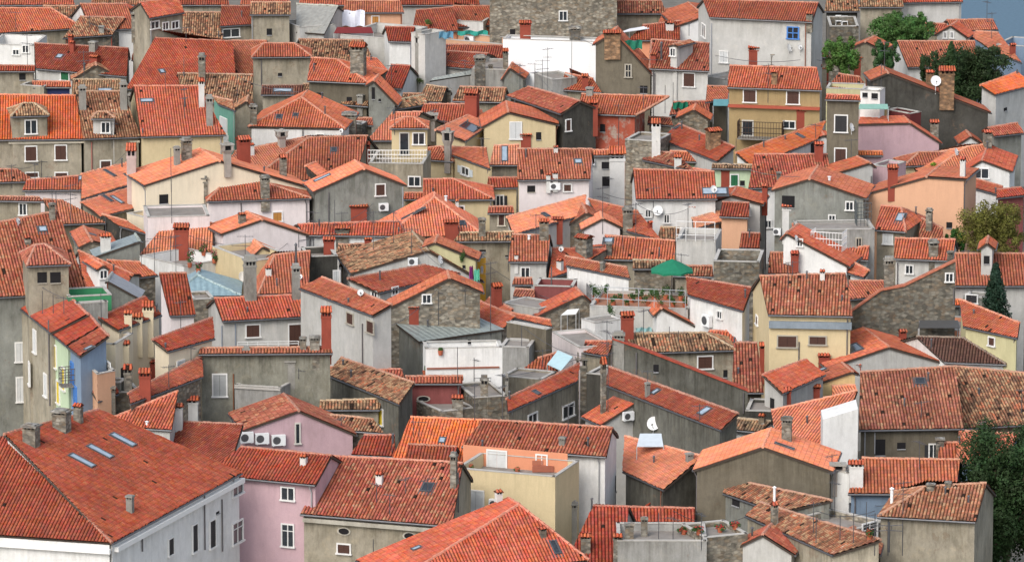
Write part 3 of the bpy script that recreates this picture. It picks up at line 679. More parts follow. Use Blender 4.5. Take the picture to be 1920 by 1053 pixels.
T('tall old rough stone tower house at the top', (918, -22), (1157, -22), 82, 9, 'S')
G('small white gable in front of the stone tower house', (985, 74), (1035, 54), (1068, 74), (1032, 48), 80, 'o', 'W')
G('dark brown plaster gable house right of the big white wall', (1112, 84), (1150, 62), (1224, 142), (1158, 50), 182, 'o', 'N')
E('brownish red roof with small white dormer at upper centre right', (1218, 129), (1330, 134), (1222, 75), (1330, 82), 190, 'e', 'L', 'hg')
E('red wall rooftop with white awning pole', (1178, 76), (1275, 76), (1205, 48), (1275, 40), 92, 'd', 'A')
E('grey house with orange eave behind the white awning at top', (1150, 26), (1250, 26), (1155, 2), (1240, 2), 62, 'e', 'B')
E('orange sloping roof beside the white gable end at top', (1232, 46), (1300, 30), (1246, 18), (1320, 8), 62, 'o', 'L')
G('white gable end with grey window left of big pale grey house', (1268, 50), (1322, 31), (1345, 34), (1290, 5), 84, 'o', 'W')
E('big pale grey house with bright blue window', (1330, 33), (1523, 42), (1318, 0), (1535, 6), 146, 'o', 'L')
T('narrow concrete ledge roof beside the pale grey house', (1320, 144), (1362, 150), 166, 4, 'L', par=.3)
E('tiny orange roof beside the white satellite dish', (1482, 122), (1542, 124), (1480, 104), (1532, 106), 134, 'o', 'O')
E('tiny orange roof behind another next to green trees', (1512, 108), (1554, 108), (1516, 92), (1550, 93), 114, 'o', 'B')
E('tan yellow house with dark windows and wooden balcony', (1364, 164), (1541, 170), (1368, 124), (1532, 128), 266, 'o', 'O')
E('small orange roof with teal awning left of the tan house', (1323, 192), (1364, 188), (1326, 162), (1366, 163), 222, 'o', 'N')
T('dark stone terrace with white chairs at the top right', (1556, 50), (1610, 50), 80, 6, 'Z')
E('beige building with brown eave at the top right', (1610, 14), (1694, 14), (1616, -12), (1690, -12), 64, 'y', 'B')
E('wide pale wall building behind the top right tree', (1686, 6), (1806, 4), (1692, -18), (1800, -20), 52, 'o', 'L')
E('dim olive house behind the dark stone terrace', (1546, 22), (1612, 22), (1550, -4), (1608, -4), 56, 'y', 'D')
E('low orange roofs below the wide pale building', (1728, 60), (1790, 64), (1724, 44), (1782, 46), 74, 'o', 'B')
G('small tan gable house among the upper right trees', (1590, 92), (1622, 79), (1656, 96), (1640, 68), 120, 'o', 'B')
E('orange roof house at the far upper right near the sea', (1786, 60), (1872, 56), (1775, 38), (1862, 37), 76, 'o', 'L')
G('little grey gable house with twin window at upper right', (1752, 66), (1782, 49), (1815, 72), (1792, 42), 84, 'o', 'L')
Mm('orange lean-to roof stepping down towards the blue wall', (1862, 96), (1916, 118), (1806, 58), (1872, 62), 112, 'o', 'V')
T('blue walled terrace at the far right edge', (1868, 84), (1925, 88), 100, 5, 'V')
E('large orange roof with pale ridge behind the dark hedge', (1702, 127), (1832, 122), (1682, 78), (1828, 78), 150, 'o', 'W')
G('big dark grey plaster gable with orange verge at right', (1632, 151), (1665, 137), (1858, 212), (1652, 124), 270, 'o', 'D')
Mm('white grey house with orange roof at the right edge', (1866, 178), (1935, 160), (1838, 161), (1908, 136), 240, 'n', 'L')
E('faded orange roof behind the cream parapet', (1550, 166), (1628, 166), (1572, 139), (1612, 145), 176, 'e', 'C')
T('cream parapet terrace over the grey brown stone house', (1549, 166), (1620, 168), 186, 3, 'J')
E('tall grey brown house with black window and brown shutter', (1547, 187), (1614, 189), (1549, 178), (1612, 180), 325, 'o', 'N', ends='gg', pitch=15)
T('white rooftop cabin with two small dark windows', (1613, 170), (1650, 172), 200, 2, 'W', par=.2, z=11.9)
T('tan terrace wall under the teal awning', (1606, 204), (1664, 206), 236, 1.5, 'O', par=.2, z=9.9)
T('dark red terrace wall behind the pink house', (1662, 206), (1706, 214), 234, 1.5, 'I', par=.2, z=9.7)
G('pale pink house with flat white edge and sloping right side', (1603, 233), (1706, 231), (1766, 270), (1694, 218), 300, 'o', 'R')
# ---- row y 80..200
T('white building with small balcony at the far left', (-20, 84), (64, 86), 128, 6, 'W')
E('large red roof with skylight and grey metal ridge', (68, 129), (238, 144), (65, 82), (241, 91), 156, 'd', 'L')
E('grey stone house with dark window under a thin red roof at far left', (-25, 134), (65, 134), (-25, 123), (66, 124), 176, 'd', 'B')
E('long strip roof over a navy blue wall', (62, 164), (134, 164), (60, 153), (132, 154), 182, 'o', 'U')
T('small grey stone box left of the navy wall', (38, 160), (82, 163), 182, 3, 'B', par=.3)
E('wide dark red tiled roof with pale ridge', (236, 168), (442, 150), (290, 72), (436, 78), 190, 'd', 'B')
E('red roof right of the wide dark red one', (434, 150), (480, 146), (434, 77), (500, 77), 168, 'o', 'B')
Mm('small cream dormer house on the wide dark red roof', (247, 112), (272, 126), (252, 97), (284, 114), 152, 'o', 'C')
G('low mottled gable of stone near the left facade', (134, 150), (180, 122), (232, 149), (178, 112), 160, 'm', 'S')
E('dark mottled roof patch behind the left facade', (134, 184), (232, 184), (136, 150), (226, 150), 192, 'y', 'S')
G('grey gable with chimney above striped mottled roof', (333, 114), (381, 98), (427, 137), (384, 90), 142, 'o', 'G')
E('striped brown and orange mottled roof', (345, 192), (474, 194), (333, 138), (474, 141), 205, 'm', 'B')
E('mottled ochre and orange roof at upper centre left', (570, 114), (702, 116), (560, 74), (682, 76), 126, 'm', 'B')
E('grey beige tower house with small hip roof', (472, 108), (585, 107), (494, 82), (552, 82), 168, 'o', 'B', 'hh')
E('dark slate shed roof with a long skylight', (489, 178), (570, 178), (491, 161), (568, 160), 204, 'x', 'B')
E('orange hip roof house with brown stained wall', (576, 152), (692, 157), (583, 109), (632, 112), 212, 'o', 'N', 'gh')
E('short red roof below the pale long wall', (690, 142), (731, 136), (684, 108), (706, 110), 160, 'o', 'B')
G('grey gable house leaning beside the brown wall', (686, 160), (700, 152), (745, 198), (710, 140), 222, 'o', 'G')
Mm('sea green narrow house with mottled eave', (409, 195), (441, 208), (400, 182), (436, 190), 282, 'm', 'T')
T('grey stone block with chimney pots at centre top', (885, 130), (962, 132), 172, 6, 'c', par=.2)
G('round topped grey gable next to the chimney block', (940, 150), (955, 128), (985, 148), (960, 120), 175, 'o', 'G')
Mm('low pale grey lean-to left of the stone block', (806, 152), (884, 140), (812, 146), (884, 132), 170, 'g', 'L')
E('dark mottled old roof with stone chimney, left part', (780, 190), (828, 192), (800, 160), (838, 165), 204, 'y', 'N')
E('mottled red old roof behind the big red chimney', (848, 190), (945, 192), (862, 163), (950, 166), 204, 'm', 'B')
T('corrugated grey wedge wall beside orange roofs', (1036, 150), (1082, 146), 184, 4, 'c', par=.2)
E('orange roof pieces behind the corrugated wedge', (1048, 168), (1128, 174), (1060, 138), (1112, 148), 186, 'o', 'B')
# ---- row y 160..270
E('long beige facade house with bright orange roof and hipped dormer', (-30, 263), (156, 261), (-30, 178), (142, 180), 345, 'n', 'B')
E('middle part of the long facade with mottled brown roof', (156, 261), (264, 257), (142, 172), (230, 172), 345, 'm', 'B')
E('right part of the long facade with plain orange roof', (264, 257), (424, 253), (250, 162), (372, 162), 345, 'o', 'C')
Pm('white house with large bright orange hip roof', (465, 238), (648, 242), (565, 183), (580, 170), 292, 'o', 'W')
G('yellow gable house with white window and wide orange roof', (903, 239), (953, 211), (1047, 234), (949, 190), 282, 'o', 'C')
Mm('side wing of the yellow gable house with open roof hatch', (872, 265), (912, 238), (816, 244), (902, 206), 282, 's', 'C')
E('orange roof left of the big red chimney', (780, 232), (884, 234), (795, 196), (872, 196), 246, 'o', 'B')
E('orange roof with mottled lower half and dark wall', (950, 180), (1052, 214), (990, 163), (1088, 190), 262, 'e', 'D')
E('exposed red brick house with orange roof', (1080, 213), (1192, 217), (1090, 177), (1254, 181), 268, 'o', 'K', 'gh')
G('stone gable with small orange verge tiles', (1268, 222), (1300, 206), (1332, 226), (1304, 196), 246, 'o', 'S')
E('broken mottled orange roof by the green netting', (1255, 216), (1330, 214), (1262, 192), (1330, 190), 230, 'e', 'S')
G('grey stone annexe below the striped roof by green house', (430, 210), (462, 190), (476, 212), (464, 184), 262, 'm', 'B')
# ---- row y 230..350
Mm('smooth deep red roof right of white chimney', (1240, 262), (1345, 303), (1272, 233), (1378, 276), 322, 'd', 'L')
E('short orange strip roof over lime wall', (1258, 302), (1332, 305), (1256, 284), (1331, 287), 326, 'o', 'E')
Mm('dull reddish low roof with stones on it', (1205, 300), (1308, 322), (1212, 282), (1262, 288), 330, 'e', 'S')
Mm('bright orange slope below the tan house balcony', (1410, 313), (1532, 262), (1380, 287), (1548, 228), 330, 'n', 'W')
G('white gable with red chimney and dark door, right of orange slope', (1480, 278), (1545, 254), (1556, 258), (1538, 244), 300, 'o', 'W')
E('textured darker orange roof behind the grey gable house', (1403, 353), (1560, 350), (1414, 290), (1552, 290), 372, 'e', 'W')
E('pale green little house with dark green shutter', (1334, 316), (1416, 317), (1335, 308), (1414, 310), 360, 'y', 'X')
E('wide even orange roof with white wall beneath', (1192, 374), (1345, 373), (1187, 318), (1340, 322), 436, 'o', 'W')
E('white house with two small windows and air conditioner', (970, 338), (1107, 336), (970, 280), (1111, 280), 415, 'o', 'P')
E('weathered grey house with white plaster patch', (1107, 292), (1169, 292), (1110, 282), (1166, 282), 372, 'o', 'L')
T('rough stone wall block right of the red brick house', (1172, 262), (1232, 266), 318, 4, 'S', par=.2)
E('small orange hip roof over yellow wall near the kiosk', (790, 299), (850, 303), (795, 278), (826, 275), 342, 'o', 'C', 'gh')
Mm('yellow house with blue grey shutters and sloping orange roof', (849, 291), (919, 317), (846, 276), (912, 278), 356, 'o', 'C')
E('yellow house with broad orange hip roof at centre', (793, 375), (928, 374), (793, 337), (850, 336), 416, 'o', 'C', 'gh')
E('short orange roof left of the broad hip roof', (756, 374), (796, 374), (758, 362), (795, 362), 392, 'o', 'C')
E('orange roof with long pale skylight left of the white house', (918, 310), (973, 310), (926, 274), (974, 272), 336, 's', 'B')
E('strip roof over dark shuttered window left of the white house', (913, 353), (971, 352), (915, 334), (971, 333), 390, 'd', 'C')
E('stone niche wall with narrow tiled top', (914, 400), (964, 400), (916, 388), (962, 388), 442, 'o', 'B')
E('cream kiosk turret with pyramid roof on the terrace', (731, 241), (804, 241), (760, 220), (775, 220), 308, 'o', 'C', 'hh', z=12.2)
T('beige terrace building under the kiosk turret', (692, 306), (793, 308), 382, 6, 'B', par=.5)
E('smooth salmon roof left of the kiosk turret', (688, 264), (748, 264), (735, 212), (792, 210), 280, 's', 'B')
E('broad textured orange roof with hipped left side', (470, 338), (664, 338), (580, 258), (690, 255), 352, 'o', 'B', 'hg')
Mm('smooth salmon slope behind the flared chimney', (398, 334), (520, 322), (440, 285), (580, 256), 350, 's', 'B')
G('pale cream house with tall pink chimney and dark square window', (270, 348), (412, 302), (588, 354), (374, 279), 425, 's', 'i')
E('white house with orange hip roof and stone chimney at centre left', (388, 378), (584, 372), (437, 326), (448, 326), 432, 'o', 'P', 'hh')
G('grey green gable house with brown window and red chimney', (587, 360), (683, 317), (762, 348), (664, 301), 425, 's', 'G')
Mm('raised salmon roof strip on the grey green gable house', (594, 331), (682, 291), (572, 312), (662, 278), 336, 's', 'D')
Mm('large smooth salmon roof with skylight at left', (152, 374), (242, 346), (153, 327), (246, 304), 392, 's', 'B')
E('orange strip roof on mauve wall at far left', (42, 357), (154, 356), (50, 338), (156, 330), 392, 'o', 'P')
E('small dull orange roof at the far left edge', (-30, 343), (66, 340), (-30, 318), (34, 318), 356, 'e', 'B')
Mm('salmon roof with two skylights below the large smooth one', (188, 407), (277, 384), (152, 380), (240, 354), 424, 's', 'B')
Mm('narrow orange lean-to with dark wall in the left quarter', (224, 424), (279, 440), (192, 402), (240, 416), 458, 'o', 'D')
E('stone house with white framed window at far left', (-35, 376), (82, 378), (-35, 368), (74, 370), 418, 'e', 'B', pitch=15)
Mm('orange slope between the stone house and thin white chimney', (108, 421), (198, 418), (80, 374), (118, 376), 440, 'o', 'N')
T('cream balustrade terrace attached to the cream house', (238, 400), (278, 410), 440, 4, 'i', par=.6)
T('pinkish white blank wall below the cream house', (277, 408), (393, 405), 476, 5, 'P', par=.15)
G('pinkish white gable house with salmon roof at centre left', (414, 439), (492, 412), (580, 441), (462, 397), 480, 's', 'P')
E('long orange strip roof with beige chimney', (572, 441), (756, 443), (558, 421), (750, 415), 464, 'o', 'W')
# ---- row y 300..440 right
G('grey gable house with open dark loft window', (1447, 357), (1517, 336), (1624, 373), (1534, 311), 440, 'o', 'G')
G('pale grey gable left of the green pergola', (1303, 389), (1370, 367), (1430, 384), (1382, 350), 430, 'o', 'L')
E('small orange roof on peach chimney like block', (1349, 406), (1404, 408), (1354, 379), (1405, 381), 446, 'd', 'H')
Mm('salmon slope left of the peach block', (1300, 430), (1352, 416), (1298, 410), (1350, 396), 446, 's', 'H')
G('peach house with white coping at right', (1622, 364), (1737, 332), (1812, 334), (1762, 312), 436, 'o', 'H')
G('pale grey gable beside the pink wall', (1568, 325), (1632, 306), (1642, 314), (1606, 294), 365, 'o', 'L')
E('low strip roof attached to the pink wall', (1596, 292), (1656, 292), (1597, 284), (1655, 284), 320, 'n', 'R')
T('pink corrugated wall stub', (1634, 310), (1668, 314), 356, 3, 'R', par=.2)
E('orange hip roof over cream curved wall at right', (1694, 312), (1781, 309), (1724, 286), (1780, 285), 336, 'o', 'C', 'hg')
G('whitish gable house with wide window at right edge', (1800, 326), (1841, 301), (1898, 322), (1852, 272), 352, 'o', 'W')
E('broad orange roof left of the whitish gable', (1734, 330), (1822, 326), (1812, 276), (1856, 270), 346, 's', 'W', 'hg')
G('tiny white gable amid orange roofs at right', (1798, 270), (1820, 256), (1843, 271), (1812, 246), 286, 'o', 'W')
E('faded orange roof at the right edge with dark wall', (1864, 256), (1920, 250), (1852, 240), (1908, 231), 290, 'e', 'G')
Mm('orange lean-to on a white wall at right edge', (1824, 352), (1882, 368), (1822, 334), (1880, 350), 396, 'o', 'W')
E('orange roof with skylight right of metal balcony', (1640, 431), (1698, 435), (1652, 386), (1690, 390), 476, 'o', 'B', 'gh')
Mm('patchy red white roof under the peach house', (1722, 447), (1768, 450), (1728, 410), (1768, 428), 470, 'e', 'H')
T('greyish lower storey behind the white steel balcony', (1498, 432), (1640, 430), 494, 4, 'c', par=.2)
E('turquoise and dark red corner house at right edge', (1868, 372), (1925, 366), (1870, 356), (1915, 352), 430, 'd', 'Q')
# ---- middle
Pm('large smooth salmon roof with a dark skylight', (722, 446), (908, 442), (815, 370), (822, 364), 460, 's', 'B')
Mm('long salmon slope below the two window white house', (962, 440), (1096, 402), (950, 408), (1098, 367), 462, 's', 'L')
G('mottled stone house behind the pinkish gable', (1062, 424), (1100, 398), (1140, 420), (1090, 380), 450, 'e', 'S')
G('small pinkish white gable with tall antenna', (1090, 431), (1130, 410), (1168, 428), (1126, 398), 460, 's', 'P')
Mm('orange slope with stone chimney and antenna at centre', (1128, 420), (1240, 450), (1104, 374), (1196, 396), 462, 'o', 'B')
G('cream grey house with lichen covered roof and yellow side', (658, 513), (803, 470), (906, 528), (772, 434), 535, 'y', 'L')
G('yellow plaster wall gable with laundry terrace', (792, 464), (815, 455), (897, 488), (818, 448), 530, 'o', 'J')
T('mustard yellow small block on the laundry terrace', (843, 484), (868, 490), 524, 2.5, 'M', par=.1)
E('stubby house with row of old yellow brown tiles', (850, 453), (963, 452), (862, 437), (963, 435), 506, 'y', 'B')
E('even orange roof with vents at centre', (953, 491), (1027, 491), (960, 440), (1032, 442), 535, 'o', 'L')
E('orange roof behind the white water tank', (1028, 522), (1074, 508), (1036, 466), (1136, 468), 534, 'o', 'B')
Mm('long dotted orange strip roof over a white wall', (1062, 498), (1182, 522), (1060, 481), (1176, 502), 560, 'o', 'W', pitch=28)
E('evenly tiled orange roof with blue skylight', (1130, 486), (1265, 489), (1134, 442), (1266, 452), 500, 'o', 'B')
E('old dark mottled strip roof above the green parasol', (1186, 504), (1248, 504), (1186, 488), (1248, 489), 520, 'y', 'S')
E('small old striped roof behind the grey pavilion', (1232, 450), (1274, 450), (1238, 426), (1274, 428), 462, 'y', 'B')
T('grey steel framed roof pavilion', (1268, 450), (1342, 452), 500, 5, 'L', par=.4)
T('grey stone terrace house with white jars on its parapet', (1338, 490), (1424, 492), 540, 5, 'Z')
E('little red roof cabin on the stone terrace', (1386, 465), (1424, 466), (1390, 437), (1426, 438), 498, 'd', 'L')
G('white gable house with red chimney and orange verge', (1463, 450), (1474, 438), (1592, 500), (1498, 420), 520, 'o', 'W')
Mm('orange slope behind the white gable house', (1490, 442), (1540, 466), (1486, 420), (1540, 446), 470, 'o', 'W')
E('old striped low roof left of the white gable', (1440, 513), (1500, 513), (1443, 474), (1470, 474), 524, 'e', 'B')
E('orange roof below the white steel balcony', (1586, 486), (1628, 488), (1588, 463), (1630, 463), 500, 'o', 'L')
Mm('small orange slope with white edge near old stone wall', (1590, 512), (1620, 521), (1592, 488), (1630, 508), 530, 'o', 'W')
E('orange roofed pale house above the old stone wall', (1676, 485), (1786, 489), (1678, 447), (1792, 450), 535, 'o', 'L')
E('orange roof piece between textured roof and stone wall', (1588, 562), (1650, 556), (1592, 527), (1660, 527), 580, 'o', 'B')
E('orange roofed house with dormer behind the conifer', (1778, 536), (1925, 536), (1790, 476), (1925, 476), 590, 'o', 'L')
W_('old rubble stone wall with sloping tile coping', [(1596, 585), (1652, 545), (1695, 537), (1792, 490)], 650, 'Z')
E('thin orange strip roof over black posts', (1735, 574), (1802, 573), (1737, 562), (1802, 562), 592, 'n', 'G')
Mm('orange slope on the pale yellow house at right edge', (1806, 612), (1908, 634), (1800, 562), (1912, 606), 700, 'o', 'J')
T('terrace with black pergola posts and orange floor', (1718, 615), (1802, 620), 640, 5, 'A', par=.3)
E('dark brown tiled hip roof with white wall', (1770, 679), (1886, 683), (1718, 631), (1806, 634), 704, 'x', 'W', 'gh')
# ---- left middle
Mm('large weathered orange roof with wide dormer at left edge', (-35, 559), (167, 548), (-35, 424), (108, 396), 800, 'e', 'G', pitch=27, z=15.2)
E('orange roof next to chimney on the left, small dormer', (160, 553), (235, 537), (146, 470), (250, 515), 572, 'o', 'L')
Mm('narrow orange slope right of the small dormer', (248, 522), (296, 516), (200, 488), (262, 492), 534, 'o', 'S')
G('slate grey wall with bluish metal coping', (176, 482), (262, 452), (268, 456), (258, 446), 505, 'b', 'G')
G('small orange gable with round stone stub', (148, 464), (172, 452), (224, 466), (156, 424), 478, 'o', 'S')
T('white terrace with flower racks at left centre', (262, 480), (345, 500), 518, 5, 'W')
T('cream terrace house with plants at left centre', (398, 462), (470, 490), 530, 4, 'C', par=.5)
E('blank orange roof behind the flower terrace', (262, 478), (400, 478), (300, 432), (398, 418), 490, 's', 'P')
Mm('steep orange tiled roof slab on the pinkish house', (318, 592), (367, 590), (298, 513), (350, 512), 650, 'd', 'P', pitch=40)
Pm('bluish grey metal hip roof beside steep slab', (318, 556), (452, 554), (370, 516), (392, 504), 566, 'b', 'B', pitch=18)
T('stone parapet block right of steep slab', (362, 562), (402, 560), 592, 3, 'S', par=.2)
Mm('deep orange slope with cream chimney stacks', (222, 619), (302, 590), (184, 596), (272, 556), 700, 'd', 'i', z=13.6)
Mm('orange slope over cream wall, left centre', (314, 659), (402, 634), (286, 637), (398, 596), 700, 'd', 'i', z=12.4)
Mm('beige facade house on the left lane', (35, 575), (96, 624), (126, 553), (165, 590), 800, 'd', 'B', z=14.2)
Mm('pale green facade house on the left lane', (97, 625), (126, 648), (165, 588), (186, 612), 790, 'd', 'X', z=14)
Mm('bright blue facade house on the left lane', (127, 649), (150, 668), (186, 612), (204, 630), 790, 'd', 'V', z=13.9)
T('salmon pink facade with white roof terrace', (152, 676), (182, 702), 790, 5, 'H', z=12.6, C=(216, 695))
T('green screened roof box', (128, 557), (209, 553), 598, 3, 'F', par=1.0, z=15.7)
T('grey concrete panel in front of the green screen', (145, 570), (202, 566), 616, .6, 'c', par=.1, z=15.5)
G('dark grey triangular party wall right of green box', (196, 530), (201, 526), (263, 560), (206, 518), 598, 'b', 'G', z=15.0)
T('cream terrace house with recessed balcony', (152, 642), (216, 646), 715, 4, 'i', z=13.2)
E('white blue house with orange roof and brown door', (417, 602), (586, 593), (401, 560), (561, 553), 662, 'o', 'L')
E('weathered orange hip roof at centre left', (484, 552), (578, 550), (515, 478), (582, 471), 566, 'o', 'B', 'hg')
G('small cream gable under salmon roof at centre left', (462, 492), (492, 463), (530, 480), (486, 458), 520, 's', 'C')
T('dark slate parapet wall at centre', (577, 482), (633, 480), 532, 4, 'D', par=.5)
E('ragged mottled strip roof at centre', (630, 473), (730, 469), (634, 459), (726, 457), 495, 'm', 'B')
Mm('deep orange lean-to roof of the two dormer house', (710, 549), (862, 512), (652, 523), (798, 497), 600, 'd', 'L')
Mm('long orange skirt roof above two brown shuttered windows', (562, 540), (700, 592), (604, 520), (735, 572), 695, 'o', 'L', oh=.12)
G('beige side gable with stone patch at centre', (698, 593), (842, 522), (906, 549), (839, 509), 650, 'o', 'S')
E('small orange roof below the tall red chimney', (592, 642), (658, 642), (585, 608), (635, 612), 664, 'o', 'B')
Mm('small skewed orange roof near brown shutters', (696, 670), (722, 660), (679, 647), (712, 638), 690, 'o', 'B')
Mm('grey metal roof over white terrace', (786, 640), (946, 617), (738, 603), (872, 583), 660, 'g', 'G', pitch=8)
T('white terrace wall with a brown line', (798, 654), (942, 651), 742, 2.5, 'W', z=10.6)
T('dark brown stone ruin wall', (950, 604), (1024, 618), 690, .7, 'N', par=.02)
T('mossy round ended concrete tank', (938, 650), (992, 652), 705, 3, 'c', par=.1)
E('orange roof fragment behind grey metal roof', (786, 594), (842, 588), (792, 570), (832, 562), 606, 'o', 'B')
Mm('orange slope crossed by a tall mast', (832, 582), (944, 616), (876, 555), (966, 594), 628, 'o', 'S')
Mm('narrow orange strip over pinkish wall', (955, 594), (1036, 613), (950, 585), (1032, 601), 632, 'o', 'P')
T('concrete canopy on legs at centre', (942, 568), (1010, 580), 600, 3, 'L', par=.05)
T('dusky red metal balcony house', (1002, 536), (1074, 538), 570, 3, 'Q')
G('stone house with thin orange verge left of plant terrace', (1006, 594), (1093, 553), (1112, 570), (1086, 546), 606, 'o', 'S')
T('white and steel stair tower at centre', (1034, 622), (1086, 652), 672, 3, 'P', par=.2)
T('white cabin with cream roof edge', (1090, 598), (1116, 606), 645, 3, 'W', par=.1)
T('roof terrace full of plants under the green parasol', (1106, 574), (1290, 580), 624, 6, 'L', par=.15, floor=(.42, .2, .12))
Mm('smooth deep orange roof on white house with air conditioner', (1290, 553), (1394, 583), (1287, 520), (1410, 540), 645, 'd', 'W')
E('cream house with weathered dotted roof and arched windows', (1440, 590), (1599, 593), (1424, 518), (1586, 513), 700, 'e', 'C')
G('small white gable with orange verge right of red chimney', (1226, 592), (1240, 578), (1326, 622), (1232, 568), 635, 'o', 'W')
T('timber fence terrace with pool edge', (1188, 588), (1250, 588), 622, 3, 'Q', par=.1)
E('little orange roof behind the striped old roof', (1316, 640), (1380, 642), (1330, 620), (1380, 622), 656, 'o', 'B')
# ---- lower middle
E('dark stone house with narrow tiled parapet', (372, 664), (624, 662), (376, 653), (620, 651), 800, 'o', 'z', pitch=18)
T('raw concrete roof terrace attached to dark stone house', (440, 722), (527, 727), 806, 5, 'c', C=(566, 707))
E('grey stair cabin with dark brown roof', (558, 674), (614, 676), (572, 662), (618, 660), 742, 'k', 'L')
Mm('ragged red mottled roof sloping right', (613, 702), (749, 758), (640, 671), (777, 718), 790, 'm', 'q')
E('old ochre tiled strip over yellow shutters', (598, 768), (712, 768), (600, 752), (716, 748), 806, 'y', 'B')
G('pink house with three air conditioners', (455, 807), (560, 770), (668, 815), (532, 738), 850, 'e', 'R')
E('red tiled roof right of the pink house', (658, 852), (742, 856), (682, 816), (740, 816), 868, 'd', 'B')
E('vivid orange roof with stone block at lower centre', (734, 866), (872, 872), (770, 782), (908, 788), 884, 'n', 'B')
E('dusky red walled house with oval opening', (766, 719), (867, 719), (760, 706), (868, 705), 786, 'o', 'Q')
E('row of orange tiles left of dusky red house', (700, 722), (764, 724), (706, 694), (752, 692), 742, 'e', 'S')
Mm('orange slope with glass canopy at lower centre', (962, 706), (1044, 708), (1008, 672), (1050, 660), 720, 'o', 'B')
T('bluish grey flat strip roof at lower centre', (940, 705), (1015, 712), 740, 3, 'B', par=.1)
Mm('long deep orange slope with white gutter', (952, 772), (1082, 714), (950, 748), (1086, 682), 796, 'd', 'B')
T('rough stone block with tile scraps at lower centre', (888, 746), (952, 742), 796, 5, 'Z', par=.2)
T('low grey stone yard wall, lower centre', (828, 772), (892, 764), 800, 4, 'S', par=.2)
E('old striped brown tile house with black window', (1188, 662), (1383, 656), (1172, 626), (1322, 624), 700, 'y', 'B', 'gh')
W_('long dark plaster wall with red tile coping', [(1148, 636), (1195, 652), (1402, 733)], 782, 'q', coping='d')
Mm('long narrow orange roof running along dark wall', (1138, 722), (1352, 806), (1142, 688), (1385, 776), 860, 'd', 'q', pitch=26)
E('steep red and brown tiled roof behind black stairs', (1372, 736), (1432, 736), (1376, 642), (1420, 643), 760, 'e', 'N', pitch=32)
Mm('orange roof of house right of black stairs', (1467, 738), (1547, 702), (1430, 703), (1512, 674), 780, 'o', 'L')
G('grey white house with black solar panel', (1550, 690), (1667, 651), (1788, 685), (1618, 614), 704, 'o', 'L')
Mm('small orange roof with white hatch', (1500, 662), (1548, 650), (1482, 648), (1535, 636), 680, 'o', 'W')
G('mustard wall gable left of the big textured roof', (1518, 724), (1598, 697), (1610, 702), (1578, 680), 750, 'o', 'Y')
E('large evenly textured orange roof on brown wall', (1610, 806), (1808, 803), (1613, 698), (1790, 687), 866, 'e', 'N')
E('large mottled black and orange roof at right edge', (1808, 803), (1925, 796), (1789, 687), (1925, 700), 840, 'm', 'N')
Mm('smooth salmon roof left of white lime wall', (1462, 856), (1556, 868), (1446, 770), (1608, 732), 880, 's', 'L', pitch=22)
W_('white limewashed side wall below salmon roof', [(1543, 786), (1609, 766)], 890, 'W', th=3, coping=None, name='wall')
E('row of old black and ochre tiles over white wall', (1350, 803), (1425, 810), (1350, 782), (1446, 790), 836, 'y', 'W')
G('large tan plaster gable with orange verges', (1300, 881), (1430, 838), (1562, 884), (1446, 802), 990, 's', 'N')
Mm('smooth orange V shaped roof under the dish platform', (1168, 883), (1244, 918), (1172, 818), (1318, 856), 960, 's', 'q')
G('small white gable with air conditioner above orange roof', (1126, 797), (1196, 753), (1206, 757), (1182, 747), 836, 'o', 'L')
G('little orange roofed porch below the V shaped roof', (1212, 952), (1243, 921), (1272, 949), (1243, 912), 965, 'd', 'G')
E('long white house with orange recessed front and striped roof', (866, 836), (1137, 856), (905, 787), (1149, 802), 950, 'e', 'W', z=10.6)
T('yellow terrace storey with white shutters', (856, 878), (1041, 894), 985, 5, 'C', z=10.5)
E('small textured orange roof over white wall', (760, 871), (850, 874), (765, 833), (857, 838), 900, 'd', 'W')
E('wide red tiled roof with mossy gaps and oval windows', (563, 963), (848, 986), (620, 855), (868, 868), 1085, 'e', 'B')
E('pink house with white framed windows', (385, 889), (592, 909), (452, 838), (622, 854), 1060, 'd', 'R')
Mm('deep red tiled roof behind the big corner house', (290, 838), (432, 872), (280, 788), (456, 796), 890, 'd', 'L')
Mm('textured orange slope meeting the lime chimneys', (226, 800), (322, 806), (215, 782), (334, 733), 820, 'o', 'L', z=9.2)
Mm('thin orange slope below grey stone stacks', (244, 757), (380, 706), (240, 738), (378, 668), 790, 'd', 'S', z=10.6)
Mm('tiny orange roof right of the pink facade', (184, 752), (222, 738), (170, 730), (214, 712), 790, 'd', 'B', z=10.6)
T('low grey stone yard with chimney stacks', (190, 738), (262, 734), 780, 3, 'S', par=.2, z=10.5)
Mm('big corner house with grey white facade and four roof lights', (210, 1018), (453, 886), (8, 814), (186, 768), 1080, 'd', 'W', z=13, extra=[(((-200, 990), (210, 1018), (8, 814)), 24)])
Pm('smooth orange hip roof at the bottom centre', (738, 1092), (1104, 1050), (973, 946), (974, 943), 1160, 'o', 'L', pitch=35)
E('dotted orange roof with small finial chimney at bottom', (1058, 1060), (1165, 1060), (1112, 948), (1180, 950), 1075, 'd', 'L')
E('dotted orange strip roof right of the finial', (1158, 979), (1304, 979), (1150, 950), (1303, 953), 1000, 'd', 'S')
T('long grey concrete terrace with flower pots', (1158, 1014), (1325, 1014), 1090, 5, 'c', par=.5)
T('low stone terrace wall right of the concrete one', (1322, 1008), (1402, 1000), 1080, 4, 'S', par=.3)
Mm('crumbling orange and ochre roof over grey wall', (1356, 924), (1460, 960), (1368, 898), (1560, 938), 1010, 'm', 'G')
Mm('second crumbling roof stepping down to bottom right', (1398, 966), (1562, 1040), (1426, 942), (1652, 1012), 1070, 'm', 'B')
